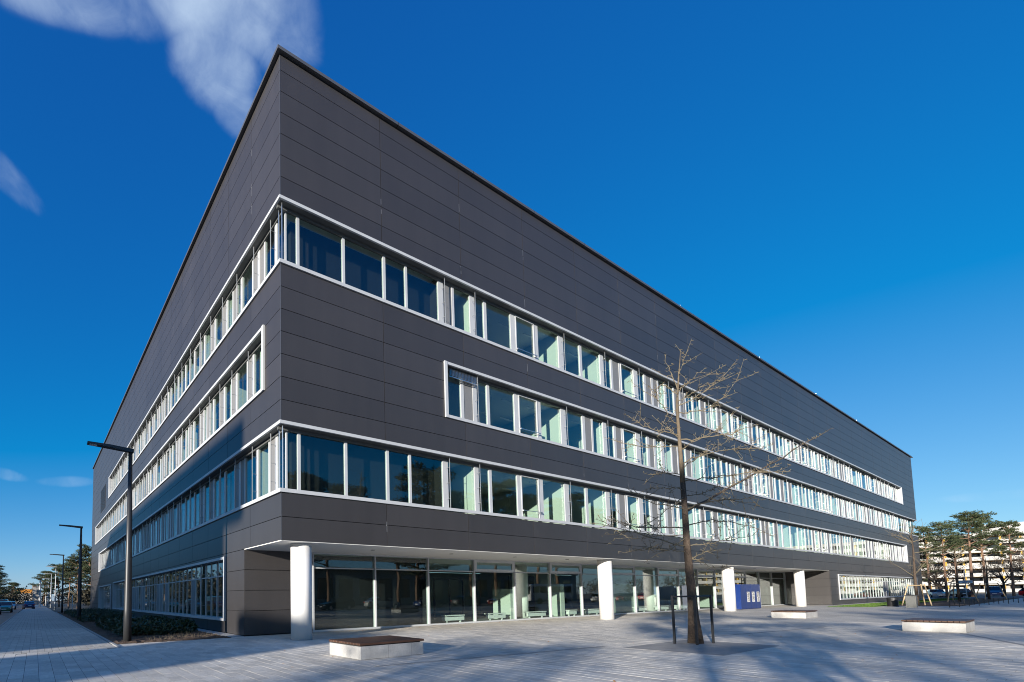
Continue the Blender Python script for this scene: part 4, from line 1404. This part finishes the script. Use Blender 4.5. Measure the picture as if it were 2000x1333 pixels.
# traffic that shows in the ground floor glass
G3 = 'cars parked along the south street'
for i, (x, k, p) in enumerate([(2, 'hatch', 'grey'), (8.5, 'saloon', 'silver'), (15.5, 'hatch', 'silver'), (22, 'hatch', 'black'), (28.5, 'saloon', 'silver'), (36, 'hatch', 'blue'), (43, 'saloon', 'grey'), (50, 'hatch', 'red'), (76, 'hatch', 'white'), (84, 'hatch', 'red'), (92, 'saloon', 'red')]):
    car(k, p, (x, -25.6, -.012), 0 if i % 2 else math.pi, ORD[i] + ' car from the left in the lobby glass reflection, ' + p, G3)
car('van', 'red', (-15.0, 57, 0), HP, 'red van on the left street, seen only in the west window reflections', G2)
car('van', 'red', (-15.2, 64.5, 0), -HP, 'second red van on the left street, seen only in the west window reflections', G2)
t = thing('coach', 'white coach on the south street, seen only as a reflection', 'coach', (62, -26.4, -.012), 0)
bo = MB().box((-5.5, -1.2, .45), (5.5, 1.2, 3.1)).build('body', 'paint_white', t)
md = bo.modifiers.new('bevel', 'BEVEL'); md.width = .25; md.segments = 3
for i in range(6):
    for sy in (-1, 1): MB().box((-5 + i * 1.65, sy * 1.19, 1.7), (-3.5 + i * 1.65, sy * 1.215, 2.7)).build('side_window', 'dark_glass', t)
MB().box((-5.515, -1.0, 1.5), (-5.49, 1.0, 2.75)).build('windscreen', 'dark_glass', t)
for sx in (-3.4, 3.2):
    for sy in (-1, 1): link('wheel', TY, t, (sx, sy * 1.12, .45)).scale = (1.45, 1.2, 1.45)
for i, x in enumerate((100, 107)):
    t = thing('site_container', ['left', 'right'][i] + ' one of the blue site containers reflected in the lobby glass', 'container', (x, -27, -.012), 0, 'blue site containers')
    MB().box((-3, -1.2, .1), (3, 1.2, 2.7)).build('shell', 'paint_cyan', t)
    for k in range(14): MB().box((-2.9 + k * .42, 1.2, .2), (-2.7 + k * .42, 1.24, 2.6)).build('rib', 'paint_cyan', t)

# ------------------------------------------------------------------ background buildings
t = thing('apartment_block', 'long white terraced block with yellow balcony frames behind the pines', 'building', (260, -20, 0))
H0 = 19.0; NF = 7; fh = H0 / NF
MB().box((2.5, -70, 0), (16, 52, H0 - .4)).build('wall', 'far_concrete', t)
rA = random.Random(4)
for k in range(NF):
    z = k * fh
    m = MB(); m.box((0, -70, z - .15 if k else 0), (2.49, 52, z + .05 if k else .05)); m.build('balcony_slab', 'bldg_white', t)
    m = MB(); m.box((-.15, -70, z + .05), (.0, 52, z + 1.15)); m.build('parapet', 'bldg_white', t)
    for j in range(30):
        y = -69 + j * 4.0
        MB().box((.2, y, z + .051), (.6, y + .4, z + fh - .16)).build('balcony_post', 'yellow', t) if j % 1 == 0 else None
    for j in range(30):
        y = -68.3 + j * 4.0
        w = MB().box((2.44, y, z + .9), (2.495, y + 2.6, z + fh - .45)).build('window', 'dark_glass', t)
        MB().box((2.40, y - .1, z + fh - .45), (2.46, y + 2.7, z + fh - .25)).build('lintel', 'yellow', w)
        if rA.random() < .4: MB().box((1.6, y + .2, z + .3), (2.1, y + 2.3, z + 1.9)).build('awning', 'bldg_white', w)
MB().box((-.4, -70, H0 - .16), (17, 52, H0 + 1.0)).build('roof', 'bldg_white', t)
MB().box((4, 18, H0 + 1.001), (12, 27, H0 + 4.0)).build('plant_room', 'bldg_white', t)
t = thing('distant_hall', 'far flat building with orange roof and square tower at the end of the street', 'building', (-8.6, 330, 0))
MB().box((-9.5, 0, 0), (0, 12, 5.9)).build('wall', 'bldg_white', t)
MB().box((-10, -.5, 5.901), (0, 12.5, 8.2)).build('roof', 'orange', t)
MB().box((.01, -1, 0), (2.0, 2, 10.6)).build('tower', 'brick_tan', t)
# the neighbouring hall behind the viewer, whose shadow lies across the west facade
c, s_, tn = math.cos(SUN_A), math.sin(SUN_A), math.tan(SUN_EL)
XB = -58.0
d_ = -XB / c
def hgt(z): return z + d_ * tn
def yb(y): return y + XB * s_ / c
t = thing('neighbour_hall', 'flat roofed grey hall behind the viewer, known by its shadow on the west facade', 'building', (0, 0, 0))
MB().box((XB - 60, yb(6.3), 0), (XB, yb(47.5), hgt(9.2))).build('wall', 'far_concrete', t)
MB().box((XB - 1.2, yb(3.75), hgt(5.0)), (XB - .01, yb(6.3) - .002, hgt(9.18))).build('bridge', 'far_concrete', t)
MB().box((XB - 1.3, yb(-1.8), 0), (XB - .02, yb(3.9), hgt(1.0))).build('low_wing', 'far_concrete', t)
for i in range(12):
    MB().box((XB - .01, yb(8) + i * 3.2, 3), (XB + .03, yb(8) + i * 3.2 + 2, 12)).build('window', 'dark_glass', t)
t = thing('south_hall', 'low grey building across the south street, seen only as a reflection', 'building', (40, -62, 0))
MB().box((-30, 0, 0), (70, 10, 6.2)).build('wall', 'far_concrete', t)
for i in range(22): MB().box((-28 + i * 4.4, 10, 1.2), (-25 + i * 4.4, 10.05, 4.8)).build('window', 'dark_glass', t)
MB().box((-30.4, -.4, 6.201), (70.4, 10.4, 6.7)).build('roof', 'coping', t)
